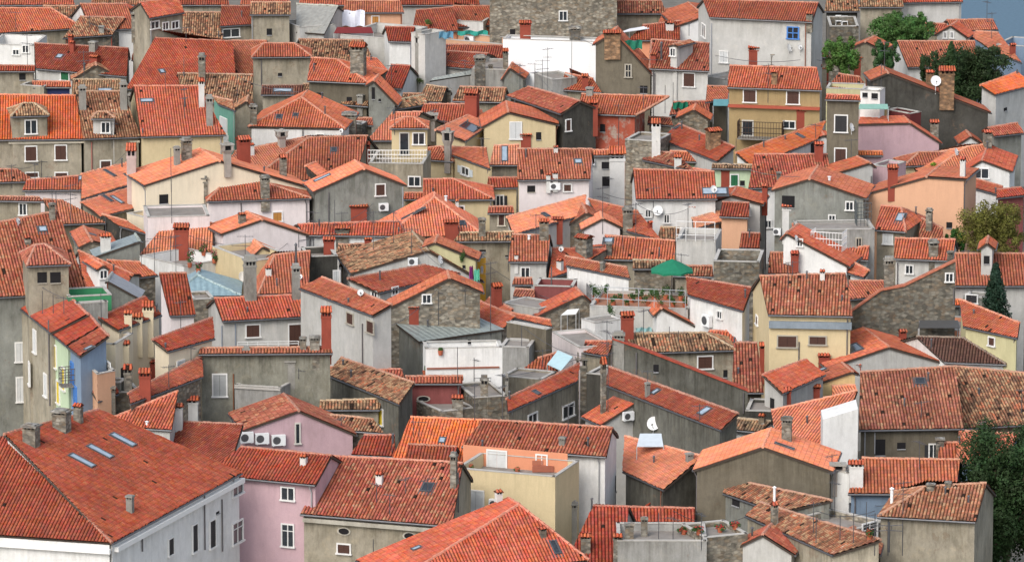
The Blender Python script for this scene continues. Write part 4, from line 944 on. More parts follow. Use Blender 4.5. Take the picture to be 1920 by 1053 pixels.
G('low faded gable roof at the bottom edge', (1330, 1050), (1430, 1002), (1490, 1040), (1440, 990), 1080, 'e', 'L')
G('weathered orange gable roof below wrought iron cross', (1520, 1045), (1596, 1006), (1650, 1040), (1598, 998), 1080, 'e', 'S')
E('evenly tiled orange roof over slate blue wall', (1590, 925), (1792, 926), (1616, 859), (1800, 862), 1000, 'o', 'V')
E('orange roof partly hidden by the dark tree', (1790, 872), (1880, 864), (1798, 808), (1912, 814), 884, 'o', 'V')
E('little orange roof step left of the tree', (1758, 868), (1800, 868), (1762, 830), (1800, 830), 880, 'o', 'B')
E('black and red streaked hip roof over tan wall', (1646, 968), (1830, 978), (1736, 912), (1850, 906), 1060, 'm', 'B', 'hg')
T('narrow white house behind the crumbling roofs', (1558, 882), (1592, 887), 990, 4, 'W', par=.2)
T('small plant terrace at bottom right', (1575, 1000), (1660, 978), 1060, 5, 'S', par=.4)
T('dark pergola house with black stairs', (1398, 770), (1462, 772), 800, 4, 'D', par=.2)

# ---- small infill roofs and sheds of the dense middle
E('small shed roof tucked under the lichen roof, centre', (636, 498), (690, 492), (640, 484), (690, 480), 512, 'm', 'B')
Mm('tiny orange lean-to left of the dusky red house', (722, 706), (760, 712), (716, 690), (754, 694), 726, 'e', 'G')
E('low old roof patch below the small skewed roof', (690, 700), (734, 700), (692, 688), (732, 688), 716, 'o', 'B')
Mm('short orange slope beside the weathered hip roof', (470, 506), (512, 490), (458, 494), (500, 478), 516, 's', 'B')
E('small mottled roof under the grey gable by brown wall', (640, 196), (690, 200), (642, 184), (690, 186), 214, 'm', 'N')
E('narrow old roof between slate shed and brown wall', (570, 172), (612, 174), (568, 158), (610, 158), 196, 'y', 'G')
Mm('crumbling lean-to beside the slim pale tower', (742, 206), (800, 196), (738, 190), (796, 178), 216, 'y', 'D')
E('low roof strip with plants left of the dark mottled roof', (752, 186), (790, 188), (756, 176), (790, 176), 206, 'm', 'D')
E('thin orange roof at the foot of the grey chimney tower', (640, 232), (700, 236), (646, 222), (698, 222), 250, 'o', 'B')
T('square stone flue block beside the hip roof, right side', (644, 232), (678, 234), 256, 1.6, 'Z', par=.1)
E('short orange roof over dark opening by the netting', (1214, 232), (1262, 236), (1216, 220), (1258, 222), 256, 'e', 'S')
Mm('worn slope left of the green white little house', (1300, 330), (1338, 338), (1300, 316), (1336, 322), 352, 'o', 'B')
Mm('ochre stone roof patch above the antenna gable', (1062, 402), (1104, 392), (1064, 388), (1102, 378), 420, 'y', 'S')
E('little shed roof behind the white tank', (1078, 478), (1128, 482), (1080, 466), (1126, 468), 494, 'd', 'B')
E('small red roof between dusky balcony and mossy tank', (962, 556), (1004, 560), (966, 542), (1002, 544), 574, 'e', 'S')
Mm('short orange run below the concrete canopy', (904, 572), (950, 596), (918, 558), (962, 580), 606, 'o', 'G')
E('orange porch roof beside the tall red chimney foot', (640, 664), (672, 668), (636, 648), (666, 650), 684, 'o', 'B')
E('tiny mottled roof over grey sheds, lower centre', (814, 752), (858, 752), (818, 738), (856, 738), 772, 'm', 'S')
E('dark striped tile scrap on rough stone block', (914, 738), (952, 738), (914, 728), (952, 728), 752, 'y', 'Z')
Mm('small red slope beside lime chimneys on the left', (178, 742), (226, 722), (172, 726), (216, 706), 766, 'd', 'B', z=10.3)
T('grey water tank box on stone sheds at lower left', (196, 716), (226, 718), 752, 1.4, 'G', par=.1, z=11.2)
E('short strip roof over white wall below the parasol terrace', (1316, 604), (1352, 606), (1318, 594), (1350, 594), 626, 'o', 'W')
Mm('old orange slope under the stair tower', (1092, 660), (1140, 668), (1098, 640), (1150, 640), 690, 'e', 'B')
T('dim grey yard block between long roof and tall chimneys', (1100, 700), (1140, 704), 770, 3, 'D', par=.1)
Mm('ochre mottled slope right of the pink house', (640, 806), (720, 812), (600, 776), (700, 786), 836, 'm', 'S')
E('narrow red roof behind the stair cabin', (600, 700), (640, 704), (604, 688), (640, 690), 720, 'e', 'B')
T('dusky stone wall house behind black posts, right', (1806, 556), (1860, 560), 610, 2, 'G', par=.1)
E('orange fragment roof right of the mustard gable', (1560, 742), (1606, 738), (1560, 724), (1604, 722), 760, 's', 'L')
E('short worn roof below the grey steel pavilion', (1262, 517), (1338, 519), (1266, 499), (1336, 499), 532, 'e', 'B')
E('small orange lean-to under the yellow plaster gable', (842, 548), (892, 552), (846, 534), (890, 538), 566, 'o', 'S')
E('narrow tiled step below the even orange roof with vents', (960, 534), (1000, 534), (964, 522), (998, 522), 548, 'e', 'B')
# filler rows beyond the upper edge, where the town goes on
for i_, (x_, w2_) in enumerate(((-10, 150), (170, 110), (300, 130), (450, 95), (560, 150), (730, 170))):
    E(['wide orange roof beyond the top row', 'brown roof beyond the top row', 'pale roofed house at the top edge', 'red roof house at the top edge', 'old mottled house at the top edge', 'orange house above the rooftop sheds'][i_], (x_, 10), (x_ + w2_, 10), (x_ + 10, -35), (x_ + w2_ - 10, -35), 30, 'omdeod'[i_], 'BLBWBL'[i_])
E('low orange house on the shore at the top right', (1640, 6), (1760, 6), (1650, -26), (1750, -26), 18, 'o', 'L')
# ================================================================== dormers (each its own little roofed body)
E('beige dormer with grey window on the bright orange roof', (20, 219), (92, 217), (44, 194), (64, 194), 250, 'y', 'B', 'hh', z=zfor(262, 345) + 2.15, name='dormer', cat='dormer')
E('small white dormer on the mottled facade roof', (171, 223), (216, 223), (184, 210), (200, 210), 250, 'm', 'L', 'hh', z=zfor(262, 345) + 1.9, name='dormer', cat='dormer')
E('wide stone dormer with two dark openings on weathered roof', (50, 499), (133, 496), (66, 460), (84, 458), 560, 'e', 'B', 'hh', z=18.1, name='dormer', cat='dormer')
G('narrow white dormer with small window, left', (182, 506), (194, 498), (206, 506), (168, 482), 530, 'o', 'W', z=9.5, name='dormer', cat='dormer')
G('little dormer on the brownish red roof', (1252, 87), (1262, 84), (1272, 88), (1290, 77), 110, 'e', 'L', z=zfor(131, 190) + 2.4, name='dormer', cat='dormer')
G('arched little dormer behind the conifer', (1834, 468), (1850, 456), (1866, 468), (1852, 448), 510, 'o', 'L', z=zfor(536, 590) + 3.3, name='dormer', cat='dormer')
# ================================================================== windows and doors
for a_ in [(58, 238, 20, 24, 'w'), (198, 239, 14, 18, 'w'), (58, 288, 20, 26, 'b'), (114, 286, 20, 26, 'b'), (198, 310, 18, 16, 'b'), (60, 328, 22, 8, 'b'), (115, 328, 22, 8, 'b'),
           (307, 373, 17, 17, 'O'), (713, 356, 16, 20, 'b'), (996, 354, 15, 12, 'On'), (1064, 352, 13, 12, 'b'), (1135, 310, 14, 13, 'O'), (1137, 340, 16, 18, 'O'), (1593, 386, 12, 14, 'w'), (1478, 378, 24, 22, 'O'),
           (1487, 62, 20, 20, 'B'), (1320, 58, 12, 22, 'w'), (1357, 107, 14, 20, 'l'), (1406, 180, 22, 22, 'b'), (1487, 183, 22, 23, 'b'), (1402, 240, 18, 26, 'D'), (1480, 234, 20, 12, 'w'), (1056, 30, 13, 16, 'w'), (961, 62, 10, 14, 'O'), (1082, 66, 10, 18, 'O'),
           (1577, 232, 22, 30, 'd'), (1576, 294, 20, 30, 'b'), (967, 245, 20, 30, 'l'), (758, 270, 15, 40, 'D'), (785, 260, 20, 20, 'w'), (777, 340, 20, 16, 'w'), (873, 321, 13, 13, 'wc'), (937, 377, 12, 20, 'wd'), (940, 412, 10, 20, 'A'),
           (520, 406, 16, 16, 'o'), (474, 620, 24, 22, 'b'), (553, 630, 22, 44, 'b'), (657, 597, 11, 19, 'bn'), (695, 613, 12, 21, 'bn'), (631, 520, 10, 24, 'l'), (702, 556, 9, 18, 'w'), (412, 722, 24, 40, 'G'),
           (79, 520, 18, 20, 'On'), (104, 520, 20, 20, 'On'), (194, 514, 12, 14, 'w'), (38, 660, 16, 34, 'l'), (38, 730, 12, 44, 'l'), (43, 392, 12, 20, 'w'), (42, 144, 12, 12, 'O'), (122, 143, 14, 14, 'g'), (290, 47, 14, 12, 'w'), (310, 49, 10, 12, 'w'), (328, 47, 12, 12, 'w'),
           (433, 62, 30, 14, 'w'), (704, 40, 12, 18, 'o'), (1262, 98, 8, 13, 'w'), (1292, 150, 20, 24, 'b'), (1665, 448, 16, 17, 'l'), (1780, 422, 11, 11, 'O'), (1840, 325, 26, 17, 'w'), (1850, 487, 11, 15, 'O'), (1822, 560, 20, 14, 'd'),
           (1476, 640, 34, 20, 'An'), (1533, 638, 30, 14, 'An'), (1322, 679, 26, 22, 'b'), (445, 916, 18, 20, 'w'), (540, 925, 22, 22, 'w'), (445, 997, 18, 38, 'w'), (540, 1003, 20, 40, 'w'), (645, 995, 20, 12, 'E'), (768, 1004, 20, 12, 'E'), (645, 1028, 22, 16, 'b'),
           (892, 938, 28, 36, 'l'), (932, 866, 34, 42, 'l'), (1016, 862, 18, 18, 'w'), (1065, 770, 20, 22, 'w'), (998, 784, 16, 16, 'w'), (794, 747, 20, 9, 'E'), (711, 780, 14, 28, 'y'), (558, 812, 5, 36, 'D'), (828, 885, 16, 14, 'w'),
           (1377, 338, 13, 20, 'g'), (1392, 343, 9, 9, 'O'), (1525, 276, 10, 22, 'O'), (1772, 66, 4, 10, 'w'), (1785, 66, 4, 10, 'w'), (1622, 178, 10, 8, 'O'), (1640, 180, 12, 10, 'O'), (1545, 56, 5, 22, 'v'), (1178, 133, 10, 22, 'Bn'), (1207, 168, 14, 14, 'O'),
           (398, 1000, 10, 50, 'd'), (365, 1008, 9, 50, 'd'), (320, 1024, 9, 30, 'd'), (408, 960, 6, 4, 'O'), (1630, 1000, 26, 40, 'w'), (1750, 845, 14, 24, 'wd'), (1650, 838, 20, 30, 'O'), (1500, 345, 1, 1, 'O'), (1154, 906, 3, 30, 'O'), (700, 175, 6, 22, 'O'), (712, 188, 4, 5, 'O'), (1885, 205, 6, 6, 'O'), (950, 480, 3, 3, 'O'), (903, 474, 10, 3, 'O'), (1448, 757, 8, 22, 'O'), (48, 92, 10, 12, 'w'), (30, 98, 10, 8, 'w'), (595, 190, 4, 4, 'O'), (1478, 340, 0, 0, 'O'), (230, 700, 8, 24, 'O')]:
    if a_[2] > 1: win(*a_)
for a_ in [(905, 470, 12, 4, 'O'), (1500, 455, 8, 12, 'w'), (1545, 460, 10, 14, 'w'), (1610, 455, 8, 16, 'wn'), (1705, 505, 12, 14, 'w'), (880, 640, 6, 8, 'O'), (1860, 640, 10, 14, 'b'), (1360, 700, 8, 14, 'O'), (600, 180, 12, 12, 'O'), (655, 190, 10, 16, 'O'), (525, 140, 8, 6, 'O'), (1000, 470, 8, 10, 'w'), (985, 512, 14, 20, 'w'), (1215, 400, 8, 12, 'w'), (1250, 410, 8, 14, 'w'), (530, 260, 14, 12, 'b'), (600, 258, 12, 12, 'b'), (420, 235, 12, 26, 'l'), (424, 262, 8, 16, 'l'), (905, 265, 10, 14, 'w'), (1010, 255, 10, 14, 'O'), (1065, 235, 8, 20, 'b'), (1130, 240, 10, 14, 'O'), (815, 395, 14, 16, 'w'), (862, 395, 14, 16, 'w'), (350, 640, 8, 14, 'O'), (338, 690, 12, 26, 'l'), (330, 640, 8, 12, 'O'), (205, 690, 8, 20, 'w'), (870, 500, 6, 6, 'O'), (1240, 560, 6, 10, 'O'), (1350, 590, 8, 12, 'w'), (1440, 420, 10, 12, 'w'), (1560, 410, 10, 12, 'w'), (1400, 398, 10, 10, 'w'), (1480, 560, 10, 16, 'O'), (1420, 600, 8, 14, 'b'), (1230, 690, 10, 14, 'O'), (1380, 940, 14, 16, 'O'), (1690, 835, 16, 12, 'O'), (90, 378, 10, 12, 'O'), (110, 470, 10, 10, 'O'), (745, 105, 1, 1, 'O'), (505, 60, 10, 12, 'O'), (350, 45, 8, 10, 'w'), (740, 545, 10, 12, 'w'), (800, 560, 14, 14, 'w'), (1780, 520, 12, 14, 'w')]:
    if a_[2] > 1: win(*a_)
for xx_, yy_ in ((56, 700), (86, 722), (66, 640), (104, 668), (110, 735), (120, 710), (136, 700), (142, 745)): win(xx_, yy_, 7, 40, 'l' if xx_ < 95 else ('y' if xx_ < 125 else 'B'))
win(966, 864, 196, 46, 'PA')
for a_ in [(38, 430, 10, 8, 'O')]: pass
# ================================================================== roof lights
for a_ in [(112, 107, .7, .7), (197, 170, 1.4, .5), (275, 190, 1.2, .6), (205, 326, .5, 1.3, True), (200, 373, .5, 1.3, True), (219, 376, .5, 1.4), (605, 335, .7, 1.6), (775, 402, .5, 2.2, True), (946, 290, .6, 2.4), (945, 318, 2.0, .6), (1084, 304, .7, .7), (1141, 452, .8, .7), (1688, 409, .7, 1.2),
           (153, 865, .75, 1.9), (187, 848, .75, 1.9), (230, 826, .75, 1.9), (802, 915, .8, 1.0, True), (1322, 772, .8, 1.0), (1596, 656, 2.2, 1.6, True), (1470, 838, .5, 1.5, True), (80, 431, .7, .7), (530, 171, 1.8, .6), (1500, 256, .5, .9, True), (1270, 240, .4, .8, True), (1722, 648, .5, 1.4, True), (1010, 806, .1, .1), (1005, 737, .6, .6, True), (880, 240, 2.6, 1.5, True), (1050, 676, 2.0, 2.0), (555, 217, .5, .5, True), (1040, 1027, .5, 1.2, True), (1508, 645, .9, .7), (1060, 590, 1.6, .9), (1340, 360, 2.2, 1.0), (1725, 716, .8, .8, True)]:
    if a_[2] > .2: skyl(*a_)
# ================================================================== chimneys
for a_ in [(253, 58, 24, 13, 's'), (190, 68, 50, 9, 'g'), (158, 148, 118, 4, 'p'), (175, 96, 78, 16, 'g'), (133, 86, 66, 10, 'r'), (205, 84, 64, 10, 'r'), (178, 124, 104, 20, 'r'), (155, 205, 160, 14, 'g'), (232, 205, 152, 14, 'g'), (246, 212, 176, 11, 'g'), (379, 160, 100, 13, 's'), (378, 200, 146, 11, 'w'), (393, 235, 178, 13, 'g'),
           (247, 374, 270, 17, 'q'), (350, 300, 258, 21, 's'), (332, 310, 274, 13, 'g'), (426, 306, 266, 25, 'c'), (457, 304, 255, 26, 'r'), (528, 276, 242, 24, 'c'), (475, 240, 196, 13, 's'), (655, 248, 211, 24, 's'), (672, 138, 80, 30, 's'), (531, 331, 290, 14, 's'), (497, 370, 328, 18, 's'), (382, 380, 330, 15, 's'), (673, 404, 384, 30, 'r'),
           (885, 216, 168, 27, 'r'), (785, 165, 58, 13, 'g'), (838, 196, 166, 15, 's'), (808, 242, 212, 24, 'c'), (840, 300, 240, 22, 'c'), (687, 307, 267, 13, 'r'), (986, 276, 250, 19, 'r'), (985, 72, 40, 20, 'r'), (1078, 78, 50, 20, 'd'), (1148, 88, 58, 30, 'k'), (1413, 124, 86, 18, 'r'), (1451, 126, 101, 11, 's'), (1452, 158, 132, 12, 'k'), (1502, 240, 199, 17, 'r'), (1337, 277, 240, 28, 'k'), (1230, 288, 224, 16, 'w'), (1113, 232, 188, 16, 'r'), (1097, 172, 140, 12, 'r'),
           (1157, 370, 276, 28, 'w'), (1271, 320, 292, 13, 'w'), (1297, 425, 384, 11, 'r'), (1434, 378, 345, 11, 'r'), (1475, 432, 381, 17, 'w'), (1360, 342, 314, 16, 'r'), (1177, 440, 388, 18, 's'), (1460, 338, 322, 8, 's'), (1613, 122, 106, 14, 'r'), (1566, 146, 108, 18, 's'), (1548, 172, 124, 11, 'r'), (1676, 128, 96, 12, 's'), (1775, 182, 126, 27, 'k'), (1743, 162, 132, 14, 'k'), (1752, 262, 226, 15, 's'), (1851, 276, 244, 16, 's'), (1805, 332, 294, 11, 'w'), (1674, 352, 310, 18, 'r'), (1742, 432, 390, 13, 's'), (1742, 398, 368, 4, 'p'), (1535, 300, 266, 16, 'r'), (1608, 138, 112, 14, 'r'),
           (340, 470, 420, 26, 'r'), (198, 470, 438, 20, 'w'), (98, 412, 380, 12, 's'), (469, 560, 478, 25, 'g'), (555, 560, 494, 16, 'g'), (555, 500, 455, 4, 'p'), (617, 478, 444, 20, 'r'), (642, 456, 424, 24, 's'), (690, 458, 446, 14, 'r'), (612, 652, 574, 19, 'r'), (776, 598, 574, 18, 'r'), (846, 440, 412, 26, 'r'), (904, 442, 408, 13, 's'), (904, 412, 380, 5, 'p'), (1020, 448, 410, 17, 's'), (1045, 432, 408, 20, 'r'), (931, 578, 530, 20, 'r'), (1050, 506, 486, 13, 'w'), (1176, 632, 584, 24, 'r'), (1095, 478, 440, 32, 's'), (958, 286, 262, 1, 'p'), (1433, 692, 643, 17, 'r'), (1545, 690, 664, 20, 'r'), (1607, 704, 682, 14, 'r'), (1475, 760, 728, 16, 'r'), (1526, 750, 722, 22, 'r'), (1490, 508, 470, 14, 'r'), (1750, 498, 450, 17, 's'), (1667, 540, 482, 18, 's'), (1850, 1, 0, 1, 'p'),
           (278, 640, 566, 20, 'm'), (258, 640, 588, 18, 'm'), (240, 618, 584, 14, 'm'), (232, 678, 640, 20, 'm'), (282, 702, 676, 20, 'r'), (240, 752, 684, 15, 's'), (272, 752, 692, 21, 'r'), (208, 760, 724, 16, 'd'), (329, 788, 758, 26, 'w'), (356, 788, 744, 30, 'w'), (59, 834, 794, 32, 's'), (116, 806, 766, 34, 's'), (147, 792, 756, 18, 's'), (244, 960, 927, 15, 'g'), (275, 804, 790, 5, 'p'), (419, 792, 752, 4, 'p'), (462, 706, 650, 12, 'g'), (544, 700, 676, 18, 'g'), (568, 668, 632, 12, 's'), (590, 664, 630, 18, 's'),
           (858, 776, 742, 20, 's'), (908, 778, 704, 14, 's'), (950, 770, 700, 6, 'g'), (1090, 775, 660, 19, 's'), (1131, 775, 668, 11, 's'), (1160, 676, 622, 20, 'g'), (1214, 744, 716, 10, 'g'), (851, 914, 846, 14, 's'), (1475, 826, 780, 20, 's'), (1571, 900, 868, 28, 'c'), (1605, 908, 862, 26, 'w'), (1452, 985, 940, 14, 's'), (1452, 942, 910, 5, 'p'), (1098, 1034, 1000, 18, 's'), (1072, 992, 940, 20, 'g'), (1180, 1008, 980, 16, 's'), (1208, 1004, 968, 12, 's'), (1158, 1040, 1002, 16, 's'), (1672, 945, 912, 6, 'p'), (1760, 1030, 1000, 8, 'p'), (1778, 913, 902, 12, 's'), (1745, 918, 906, 16, 's'), (1240, 112, 78, 4, 'p'), (1292, 232, 222, 8, 's'), (1340, 240, 216, 4, 'p'), (1346, 240, 214, 4, 'p'), (1332, 240, 214, 4, 'p'), (900, 145, 104, 20, 'd'), (948, 135, 92, 10, 's'), (920, 150, 122, 8, 's'), (1870, 232, 232, 1, 'p'), (1130, 508, 490, 10, 's'), (836, 380, 366, 5, 'p'), (857, 390, 374, 6, 'w'), (812, 360, 352, 4, 'p'), (1028, 336, 326, 8, 'w'), (1041, 334, 322, 10, 'w'), (1042, 286, 274, 8, 'w'), (968, 486, 476, 7, 'w'), (992, 450, 440, 5, 'p'), (1555, 340, 330, 5, 'p'), (738, 215, 205, 4, 'p')]:
    if a_[3] > 1.5: ch(*a_)
# ================================================================== dishes, antennas, air conditioners, pipes
for a_ in [(1754, 155, 20, 10, 20), (1480, 93, 16, 60), (456, 522, 20, 40), (1233, 398, 19, -10), (1225, 797, 26, -20), (640, 249, 9), (35, 418, 12, 60), (676, 552, 12, 10), (826, 490, 16, 60), (1597, 242, 16, 60), (1793, 288, 14, 60), (1493, 450, 12, 60), (1338, 358, 14, 30), (563, 522, 9), (1500, 92, 10, 30), (1052, 470, 10)]: dish(*a_)
for a_ in [(30, 62, 22), (78, 330, 300), (66, 352, 305), (22, 345, 308), (133, 420, 345), (133, 420, 370), (210, 270, 230), (321, 352, 278, 1), (322, 410, 330, 1), (700, 470, 395), (588, 460, 395), (738, 455, 395), (617, 440, 372, 1), (628, 442, 375, 1), (345, 140, 105, 1), (168, 52, 30), (349, 80, 50), (445, 195, 140, 1), (310, 170, 128, 1), (158, 190, 96), (838, 130, 84), (872, 140, 112), (975, 168, 120), (1003, 168, 118), (1017, 168, 112), (1027, 170, 90), (1072, 150, 60, 1), (1130, 430, 350), (1192, 450, 380), (1160, 265, 195), (1292, 60, 40), (1652, 160, 120), (1440, 185, 120), (920, 620, 490), (953, 500, 440), (872, 560, 540), (822, 600, 545), (978, 650, 610, 1), (889, 710, 670), (858, 720, 650, 1), (890, 790, 718), (942, 790, 700), (1065, 600, 560), (1140, 775, 640), (1138, 660, 600), (700, 1030, 1010, 1), (1525, 1000, 940), (1530, 1020, 968), (1565, 960, 880), (1560, 870, 850), (1640, 1030, 960), (1692, 1030, 900), (1600, 1020, 960, 1), (1575, 1015, 965, 1), (1665, 1030, 970, 1), (1624, 1010, 940, 1), (1255, 640, 612, 1), (1272, 640, 620), (1214, 735, 692), (775, 820, 780, 1), (735, 850, 812, 1), (330, 500, 440), (320, 480, 440, 1), (290, 500, 445), (265, 500, 450), (1290, 430, 380), (812, 240, 205), (740, 245, 200), (1005, 445, 400), (1262, 1010, 968), (1315, 1020, 960), (1235, 1010, 960, 1), (1660, 120, 95), (98, 380, 330), (198, 440, 408, 1), (560, 455, 430), (460, 478, 440), (1750, 130, 105), (1380, 300, 260, 1), (1225, 400, 350), (1247, 205, 160, 1), (1262, 205, 155, 1), (1150, 360, 330), (640, 800, 780), (560, 700, 690), (120, 590, 555), (80, 590, 545, 1), (100, 590, 552, 1), (190, 610, 548, 1)]: ant(*a_)
for a_ in [(718, 387, 18, 14), (1040, 348, 20, 13), (1175, 778, 22, 16), (461, 818, 26, 20), (490, 820, 26, 20), (521, 823, 26, 20), (931, 942, 24, 17), (1330, 600, 24, 22), (773, 489, 18, 14), (882, 74, 20, 14), (1458, 433, 14, 12), (340, 815, 18, 24), (1112, 303, 6, 10)]: ac(*a_)
for a_ in [(172, 266, 320, (.3, .1, .08)), (452, 380, 396), (616, 360, 422), (568, 242, 268), (490, 110, 160), (382, 920, 1030), (415, 935, 1033), (265, 1000, 1033), (681, 606, 690), (94, 600, 760), (441, 605, 652, (.25, .28, .32)), (418, 610, 655, (.25, .28, .32)), (438, 700, 790, (.2, .08, .04)), (1334, 44, 138, (.3, .31, .33)), (1228, 138, 178), (1193, 660, 706), (1394, 735, 775), (857, 885, 960), (1683, 492, 535), (1372, 390, 408), (984, 730, 790), (1633, 330, 358), (1640, 810, 850, (.3, .3, .3)), (1498, 640, 690), (1034, 500, 560), (1788, 540, 570), (755, 350, 400, (.3, .31, .33)), (1072, 46, 68)]: pipe(*a_)
balcony(1386, 1470, 226, 258, 1.3, (.05, .03, .02))
balcony(1612, 1650, 378, 424, 1.2, (.09, .1, .1))
balcony(1528, 1588, 430, 466, 1.6, (.72, .72, .7), solid=False)
balcony(690, 800, 282, 306, .3, (.72, .7, .66))
balcony(126, 150, 690, 722, 1.0, (.12, .1, .1))
rail(445, 650, 560, 648, 9); rail(1110, 580, 1285, 588, 44, (.35, .37, .38), 6, 2); rail(1268, 452, 1340, 454, 38, (.68, .68, .66), 4, 3); rail(1100, 560, 1108, 572, 30, (.2, .2, .2))
band(1366, 198, 1538, 203, 5, .4, (.42, .1, .06, .3)); band(1442, 607, 1597, 610, 13, .3, (.27, .32, .37, .5)); band(214, 1030, 452, 898, 9, .3, (.8, .79, .76, .1)); band(-60, 1016, 208, 1030, 9, .3, (.8, .79, .76, .1))
band(570, 973, 842, 993, 8, .3, (.5, .47, .4, .6)); band(16, 268, 262, 264, 4, .2, (.6, .55, .44, .3)); band(800, 690, 936, 688, 3, .1, (.3, .12, .08, .2)); band(440, 725, 526, 730, 4, .1, (.5, .48, .44, .5))
# ================================================================== loose things
def cloth(name, label, cat, x0, y0, x1, y1, cc, dz=0, wav=.12, group=None, back=.5):
    h = hit((x0 + x1) / 2, y1)
    if h is None: MISS.append(('cloth', x0, y0)); return
    p = h[1]; N = V((0, 1, 0)); P0 = p - V((0, back, 0)); mb = MB(); K, J = 12, 6; g = []
    for j in range(J + 1):
        g.append([onpl((x0 + (x1 - x0) * i / K, y0 + (y1 - y0) * j / J + 1.5 * math.sin(i * 1.1)), P0, N) + V((0, wav * math.sin(i * 1.3 + j * .3), 0)) for i in range(K + 1)])
    for j in range(J):
        for i in range(K): mb.poly([g[j][i], g[j][i + 1], g[j + 1][i + 1], g[j + 1][i]])
    o = mb.obj(name, 'cloth', None, cc, True, origin=P0); o['label'] = label; o['category'] = cat
    if group: o['group'] = group
cloth('bedsheet', 'large white bedsheet drying on a line at the top', 'laundry', 628, 20, 684, 50, (.75, .77, .85))
cloth('towel', 'mint green towel hanging on the laundry line by mustard block', 'laundry', 888, 505, 899, 526, (.2, .65, .48))
cloth('shirt', 'purple shirt hanging on the laundry line by mustard block', 'laundry', 880, 499, 887, 524, (.3, .04, .22))
cloth('pillowcase', 'small white cloth hanging beside the mint green towel', 'laundry', 901, 499, 906, 512, (.7, .7, .75))
cloth('green_netting', 'bright green netting draped by the broken mottled roof', 'netting', 1262, 192, 1290, 204, (.01, .14, .08))
cloth('green_netting', 'green awning cloth behind small white rooftop shed', 'awning', 858, 58, 915, 66, (.03, .25, .2))
cloth('blue_tarpaulin', 'blue tarpaulin left of the small white rooftop shed', 'tarpaulin', 816, 60, 850, 72, (.1, .24, .34))
cloth('shade_net', 'dark green shade net on red wall rooftop', 'netting', 1166, 76, 1204, 92, (.02, .16, .1))
cloth('tarpaulin', 'turquoise pool cover by the timber fence terrace', 'tarpaulin', 1192, 614, 1222, 622, (.25, .42, .42))
def awning(label, pts, cc, pos_z=None, name='awning', mat='cloth', legs=True):
    h = hit((pts[0][0] + pts[1][0]) / 2, pts[0][1] + 1)
    if h is None: MISS.append(('awn', pts[0])); return
    z = h[1].z + .4; a, b = onz(pts[0], z), onz(pts[1], z); u = hz(b - a); n = V((-u.y, u.x, 0)); n = n if n.y > 0 else -n; N = u.cross(n * math.cos(R(14)) + V((0, 0, math.sin(R(14)))))
    c, d = onpl(pts[2], a, N), onpl(pts[3], a, N); root = thing(name, label, 'awning', V((a.x, a.y, z - 2.4))); mb = MB(); t = V((0, 0, .05)); mb.poly([a, b, c, d]); mb.poly([a - t, b - t, c - t, d - t]); 
    for p, q in ((a, b), (b, c), (c, d), (d, a)): mb.poly([p, q, q - t, p - t])
    part(mb, 'canopy', mat, root, cc)
    if legs:
        for p in (a, b, c, d): mb = MB(); mb.tube(p - V((0, 0, 2.4)), p - t, .035, None, 5); part(mb, 'leg', 'paint', root, (.45, .45, .44))
awning('dark red awning below the white bedsheet', [(626, 62), (700, 62), (696, 51), (632, 51)], (.16, .02, .02))
awning('white pergola sheet left of the white gable end', [(1160, 62), (1268, 46), (1266, 40), (1180, 54)], (.66, .66, .66))
awning('teal awning left of the tan yellow house', [(1337, 198), (1366, 198), (1366, 186), (1338, 186)], (.1, .25, .27))
awning('pale green awning over the tan terrace', [(1610, 204), (1666, 204), (1664, 195), (1612, 195)], (.2, .36, .3))
awning('beige sunshade on the far right terrace', [(1832, 34), (1886, 36), (1870, 28), (1840, 27)], (.5, .38, .24))
awning('pale white canopy on the metal stair tower', [(1052, 590), (1080, 588), (1086, 578), (1064, 580)], (.72, .72, .68))
awning('blue tinted glass canopy over orange slope', [(1026, 682), (1052, 694), (1074, 668), (1046, 656)], (.42, .58, .6), mat='paint')
awning('dark grey slat pergola right of old rubble wall', [(1722, 614), (1800, 614), (1796, 600), (1724, 600)], (.07, .07, .07), mat='paint')
awning('light metal grille platform under the satellite dish', [(1194, 836), (1244, 836), (1240, 812), (1200, 812)], (.5, .55, .58), mat='paint', name='platform')
# green parasol
def parasol(label, x, ytop, yb, wpx, cc, H=2.3, name='parasol'):
    h = hit(x, yb + 47); p = h[1] if h else onz((x, yb), 9); z = p.z; s = ppm(p); ap = onpl((x, ytop), p, V((0, 1, 0))); Rr = wpx / s / 2; root = thing(name, label, 'parasol', V((p.x, p.y, p.z))); mb = MB(); K = 8; hh = (yb - ytop) / s
    rim = [V((ap.x, ap.y, ap.z - hh * .8)) + V((math.cos(2 * math.pi * (i + .5) / K) * Rr, math.sin(2 * math.pi * (i + .5) / K) * Rr, 0)) for i in range(K)]
    for i in range(K):
        a, b = rim[i], rim[(i + 1) % K]; m = (a + b) / 2 + V((0, 0, .08)); am, bm = (ap + a) / 2 + V((0, 0, .05)), (ap + b) / 2 + V((0, 0, .05)); mb.poly([ap, am, bm]); mb.poly([am, a, m]); mb.poly([am, m, bm]); mb.poly([bm, m, b])
        mb.poly([a, m, m - V((0, 0, .16)), a - V((0, 0, .16))]); mb.poly([m, b, b - V((0, 0, .16)), m - V((0, 0, .16))])
    part(mb, 'canopy', 'cloth', root, cc); mb = MB(); mb.tube(V((ap.x, ap.y, p.z)), ap, .035); part(mb, 'pole', 'metal', root)
parasol('dark green parasol over the plant terrace', 1260, 485, 512, 84, (.012, .16, .085))
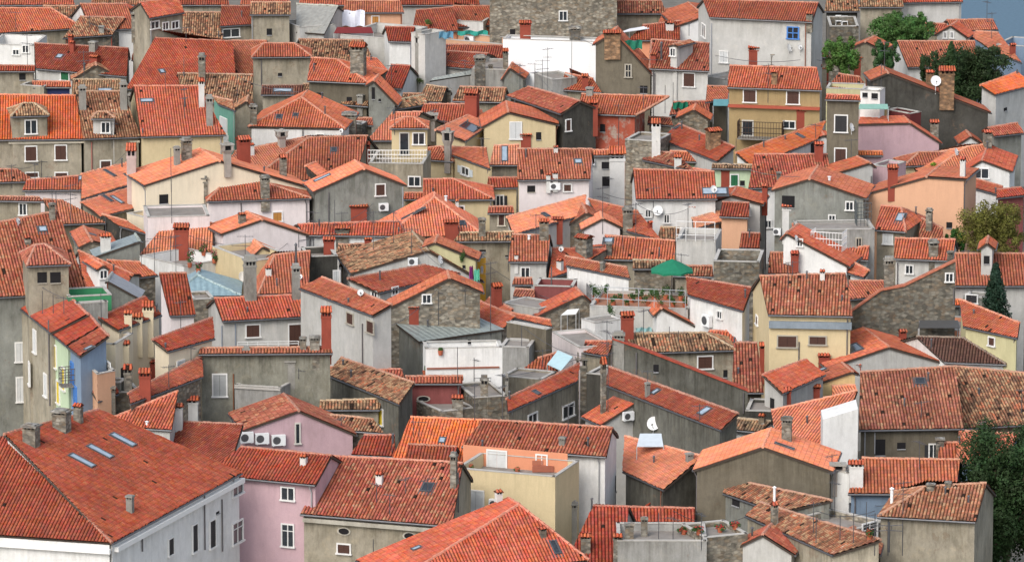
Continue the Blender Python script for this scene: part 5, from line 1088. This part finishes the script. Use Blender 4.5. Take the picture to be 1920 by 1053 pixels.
# white chairs
def chair(x, y, label, group):
    h = hit(x, y)
    if h is None: return
    p = h[1]; root = thing('chair', label, 'chair', p, group); c = (.75, .75, .75); u, v, Z = V((1, 0, 0)), V((0, 1, 0)), V((0, 0, 1)); s = .3
    mb = MB(); mb.cbox(p + Z * .42, u * s, v * s, Z * .05); part(mb, 'seat', 'white', root); mb = MB()
    for k in range(4): mb.box(p - u * s + u * (k * .18) + v * s + Z * .45, u * .06, v * .03, Z * .45)
    mb.box(p - u * s + v * s + Z * .88, u * .6, v * .03, Z * .08); part(mb, 'backrest', 'white', root)
    for a in (-1, 1):
        for b in (-1, 1): mb = MB(); mb.tube(p + u * s * a + v * s * b, p + u * s * a * .85 + v * s * b * .85 + Z * .42, .03); part(mb, 'leg', 'white', root)
chair(1572, 47, 'white plastic chair on the dark stone terrace, left of two', None); chair(1584, 48, 'white plastic chair on the dark stone terrace, right of two', None)
# terrace plants
PG = 'potted plants on the parasol terrace'
for a_ in [(1120, 566, 26, 34), (1150, 572, 18, 22), (1185, 566, 20, 18), (1215, 572, 30, 30), (1236, 576, 26, 34), (1262, 574, 22, 26), (1165, 562, 14, 14), (1110, 560, 22, 40), (1138, 560, 16, 30), (1200, 562, 22, 26), (1226, 560, 20, 26), (1248, 560, 24, 30), (1276, 562, 16, 26), (1176, 574, 14, 14), (1284, 576, 12, 22)]: plant(*a_, group=PG, label='green bushy plant in a clay pot on the parasol terrace')
for i_, a_ in enumerate([(1282, 1000, 26, 14), (1310, 1000, 30, 16), (1350, 996, 26, 14), (1378, 990, 26, 14)]): plant(*a_, group='red flowering planters at the bottom', label='planter with red flowers on the grey concrete terrace', flower=(.4, .03, .03))
for a_ in [(356, 500, 26, 34), (382, 478, 22, 24), (402, 492, 20, 26), (372, 510, 16, 20)]: plant(*a_, group='plants on the flower terrace', label='trailing green plant on the flower rack terrace at left', flower=(.35, .05, .08))
plant(826, 664, 9, 14, pot=True, label='small cactus like plant on the white terrace wall'); plant(797, 702, 8, 18, label='upright plant at left end of white terrace')
plant(868, 500, 14, 34, label='dark climbing plant right of the mustard block', pot=False); plant(882, 878, 14, 10, label='small plant on yellow terrace beside white door', color=(.12, .14, .04)); plant(970, 884, 14, 10, label='low plant on yellow terrace right of white door'); plant(1145, 600, 22, 40, label='dark climber on the white wall under the plant terrace', pot=False); plant(1630, 1010, 20, 22, label='green plant with red pots on bottom right terrace', flower=(.4, .06, .03)); plant(1750, 312, 12, 8, label='yellow green tuft in roof valley', color=(.2, .3, .03), pot=False)
plant(790, 160, 30, 14, label='dull green rooftop plants beside tall grey chimney', color=(.09, .12, .04), pot=False); plant(802, 52, 22, 16, label='green plants on the red roofed terrace', color=(.07, .14, .03))
def bench(x, y):
    h = hit(x, y); p = h[1] - V((0, .2, 0)); root = thing('bench', 'reddish wooden planter bench on the yellow terrace', 'bench', p); mb = MB(); mb.cbox(p, V((.75, 0, 0)), V((0, .22, 0)), V((0, 0, .42))); part(mb, 'seat', 'paint', root, (.3, .1, .06)); mb = MB(); mb.cbox(p + V((0, .2, .42)), V((.75, 0, 0)), V((0, .04, 0)), V((0, 0, .32))); part(mb, 'backrest', 'paint', root, (.33, .12, .07))
bench(1018, 882)
# wrought iron cross
h_ = hit(1665, 1030)
if h_:
    p_ = h_[1] + V((0, -.6, 0)); s_ = ppm(p_); r_ = thing('iron_cross', 'black wrought iron cross standing at the bottom right', 'cross', p_); mb = MB(); Hh_ = 58 / s_; mb.tube(p_, p_ + V((0, 0, Hh_)), .09); part(mb, 'post', 'metal', r_); mb = MB(); q_ = p_ + V((0, 0, Hh_ * .8))
    for sx in (-1, 1):
        for dz in (-.16, .16): mb.tube(q_ + V((0, 0, dz)), q_ + V((sx * .95, 0, dz * 1.4)), .03)
        mb.tube(q_ + V((sx * .95, 0, -.25)), q_ + V((sx * .95, 0, .25)), .03)
    K_ = 12
    for i in range(K_): a1, a2 = 6.283 * i / K_, 6.283 * (i + 1) / K_; mb.tube(q_ + V((math.cos(a1) * .2, 0, math.sin(a1) * .2)), q_ + V((math.cos(a2) * .2, 0, math.sin(a2) * .2)), .025, None, 4)
    part(mb, 'crossbar', 'metal', r_)
# ================================================================== trees
tree('broadleaf_tree', 'large dark green tree at the bottom right corner', 1890, 800, 1075, 230, 2.0, (.028, .06, .018), leaf=.22, n=60000, clumps=260, seed=4)
tree('broadleaf_tree', 'lower dark bush in front of the bottom right tree', 1838, 905, 1085, 110, 1.5, (.045, .1, .025), leaf=.2, n=26000, clumps=140, seed=9)
tree('conifer', 'dark narrow conifer before the dormer house at right', 1866, 494, 620, 74, 6.2, (.018, .045, .025), leaf=.2, n=9000, conif=True, clumps=40, seed=2)
tree('broadleaf_tree', 'autumn tinted bushy tree at right edge below peach house', 1860, 376, 490, 125, 5.2, (.15, .15, .03), leaf=.18, n=20000, clumps=130, seed=5)
tree('shrub', 'bright green shrub left of the autumn tinted tree', 1794, 428, 480, 42, 5, (.04, .13, .025), 'shrub', leaf=.2, n=3500, clumps=16, seed=6)
tree('cypress_hedge', 'tall dark cypress mass behind the white dish gable', 1822, 88, 200, 165, 5, (.032, .06, .02), 'tree', leaf=.22, n=32000, clumps=190, seed=7)
tree('cypress', 'pointed cypress in front of the large orange roof', 1782, 80, 190, 50, 6, (.03, .065, .02), 'tree', leaf=.24, n=5000, clumps=30, conif=True, seed=8)
tree('cypress', 'small cypress left of the tall dark cypress mass', 1742, 94, 170, 44, 6, (.03, .06, .02), 'tree', leaf=.24, n=3500, clumps=24, seed=10)
tree('broadleaf_tree', 'spreading green tree at the top right', 1694, 28, 88, 118, 6.5, (.065, .15, .035), leaf=.24, n=15000, clumps=110, seed=11)
tree('broadleaf_tree', 'bright green tree behind the pale grey house', 1576, 74, 138, 74, 7, (.08, .17, .035), leaf=.24, n=8000, clumps=70, seed=12)
tree('broadleaf_tree', 'lower dark green tree below the spreading one', 1660, 78, 140, 52, 7, (.04, .1, .03), leaf=.24, n=5000, clumps=45, seed=13)
# ================================================================== vents, flues and aerials that crowd every roof
rc_ = random.Random(21); done_ = 0; VIS = []
for k_ in range(1500):
    x_, y_ = rc_.uniform(0, 1920), rc_.uniform(30, 1040)
    if done_ >= 150: break
    if any(abs(x_ - a) < 26 and abs(y_ - b) < 20 for a, b in VIS): continue
    h_ = hit(x_, y_)
    if not h_ or h_[2] != 'r': continue
    VIS.append((x_, y_)); t_ = rc_.random(); s_ = ppm(h_[1]); root_ = h_[3]; p_ = h_[1]; done_ += 1
    if root_.name.startswith('dormer'): continue
    if y_ > 780 and x_ < 460: continue
    if t_ < .42: mb = MB(); H_ = rc_.uniform(.35, .8); mb.tube(p_ - V((0, 0, .2)), p_ + V((0, 0, H_)), .07, None, 7); mb.tube(p_ + V((0, 0, H_)), p_ + V((0, 0, H_ + .1)), .13, .03, 7); part(mb, 'vent_pipe', 'metal', root_)
    elif t_ < .62: ch(x_, y_, y_ - rc_.uniform(14, 24), rc_.uniform(9, 15), rc_.choice('ssrgwd'))
    elif t_ < .9: ant(x_, y_, y_ - rc_.uniform(28, 60))
    else: skyl(x_, y_, .55, .7, rc_.random() < .5)
for a_ in [(840, 130, 980, 140), (1003, 150, 1130, 250), (620, 440, 700, 400), (738, 420, 872, 545), (588, 420, 470, 510), (322, 350, 453, 300), (133, 350, 240, 300), (20, 330, 78, 320), (1072, 80, 1250, 130), (1500, 120, 1610, 130), (1340, 120, 1500, 130), (920, 520, 1065, 590), (822, 560, 700, 640), (978, 630, 1140, 690), (1138, 640, 1214, 700), (1192, 400, 1290, 410), (1640, 970, 1692, 940), (1530, 980, 1640, 980), (290, 460, 400, 450), (330, 450, 470, 480), (80, 560, 190, 590), (1262, 980, 1400, 990), (890, 730, 1090, 690), (560, 470, 700, 420), (1130, 380, 1233, 390), (950, 460, 1045, 430), (445, 160, 560, 190), (168, 60, 349, 70), (1440, 150, 1560, 170), (1360, 320, 1500, 350)]: cable(*a_, sag=.4 + (a_[0] % 5) * .15, lift=.9)
print('MISS', MISS[:60], len(MISS), 'houses', len(HOUSES), 'objs', len(bpy.data.objects))
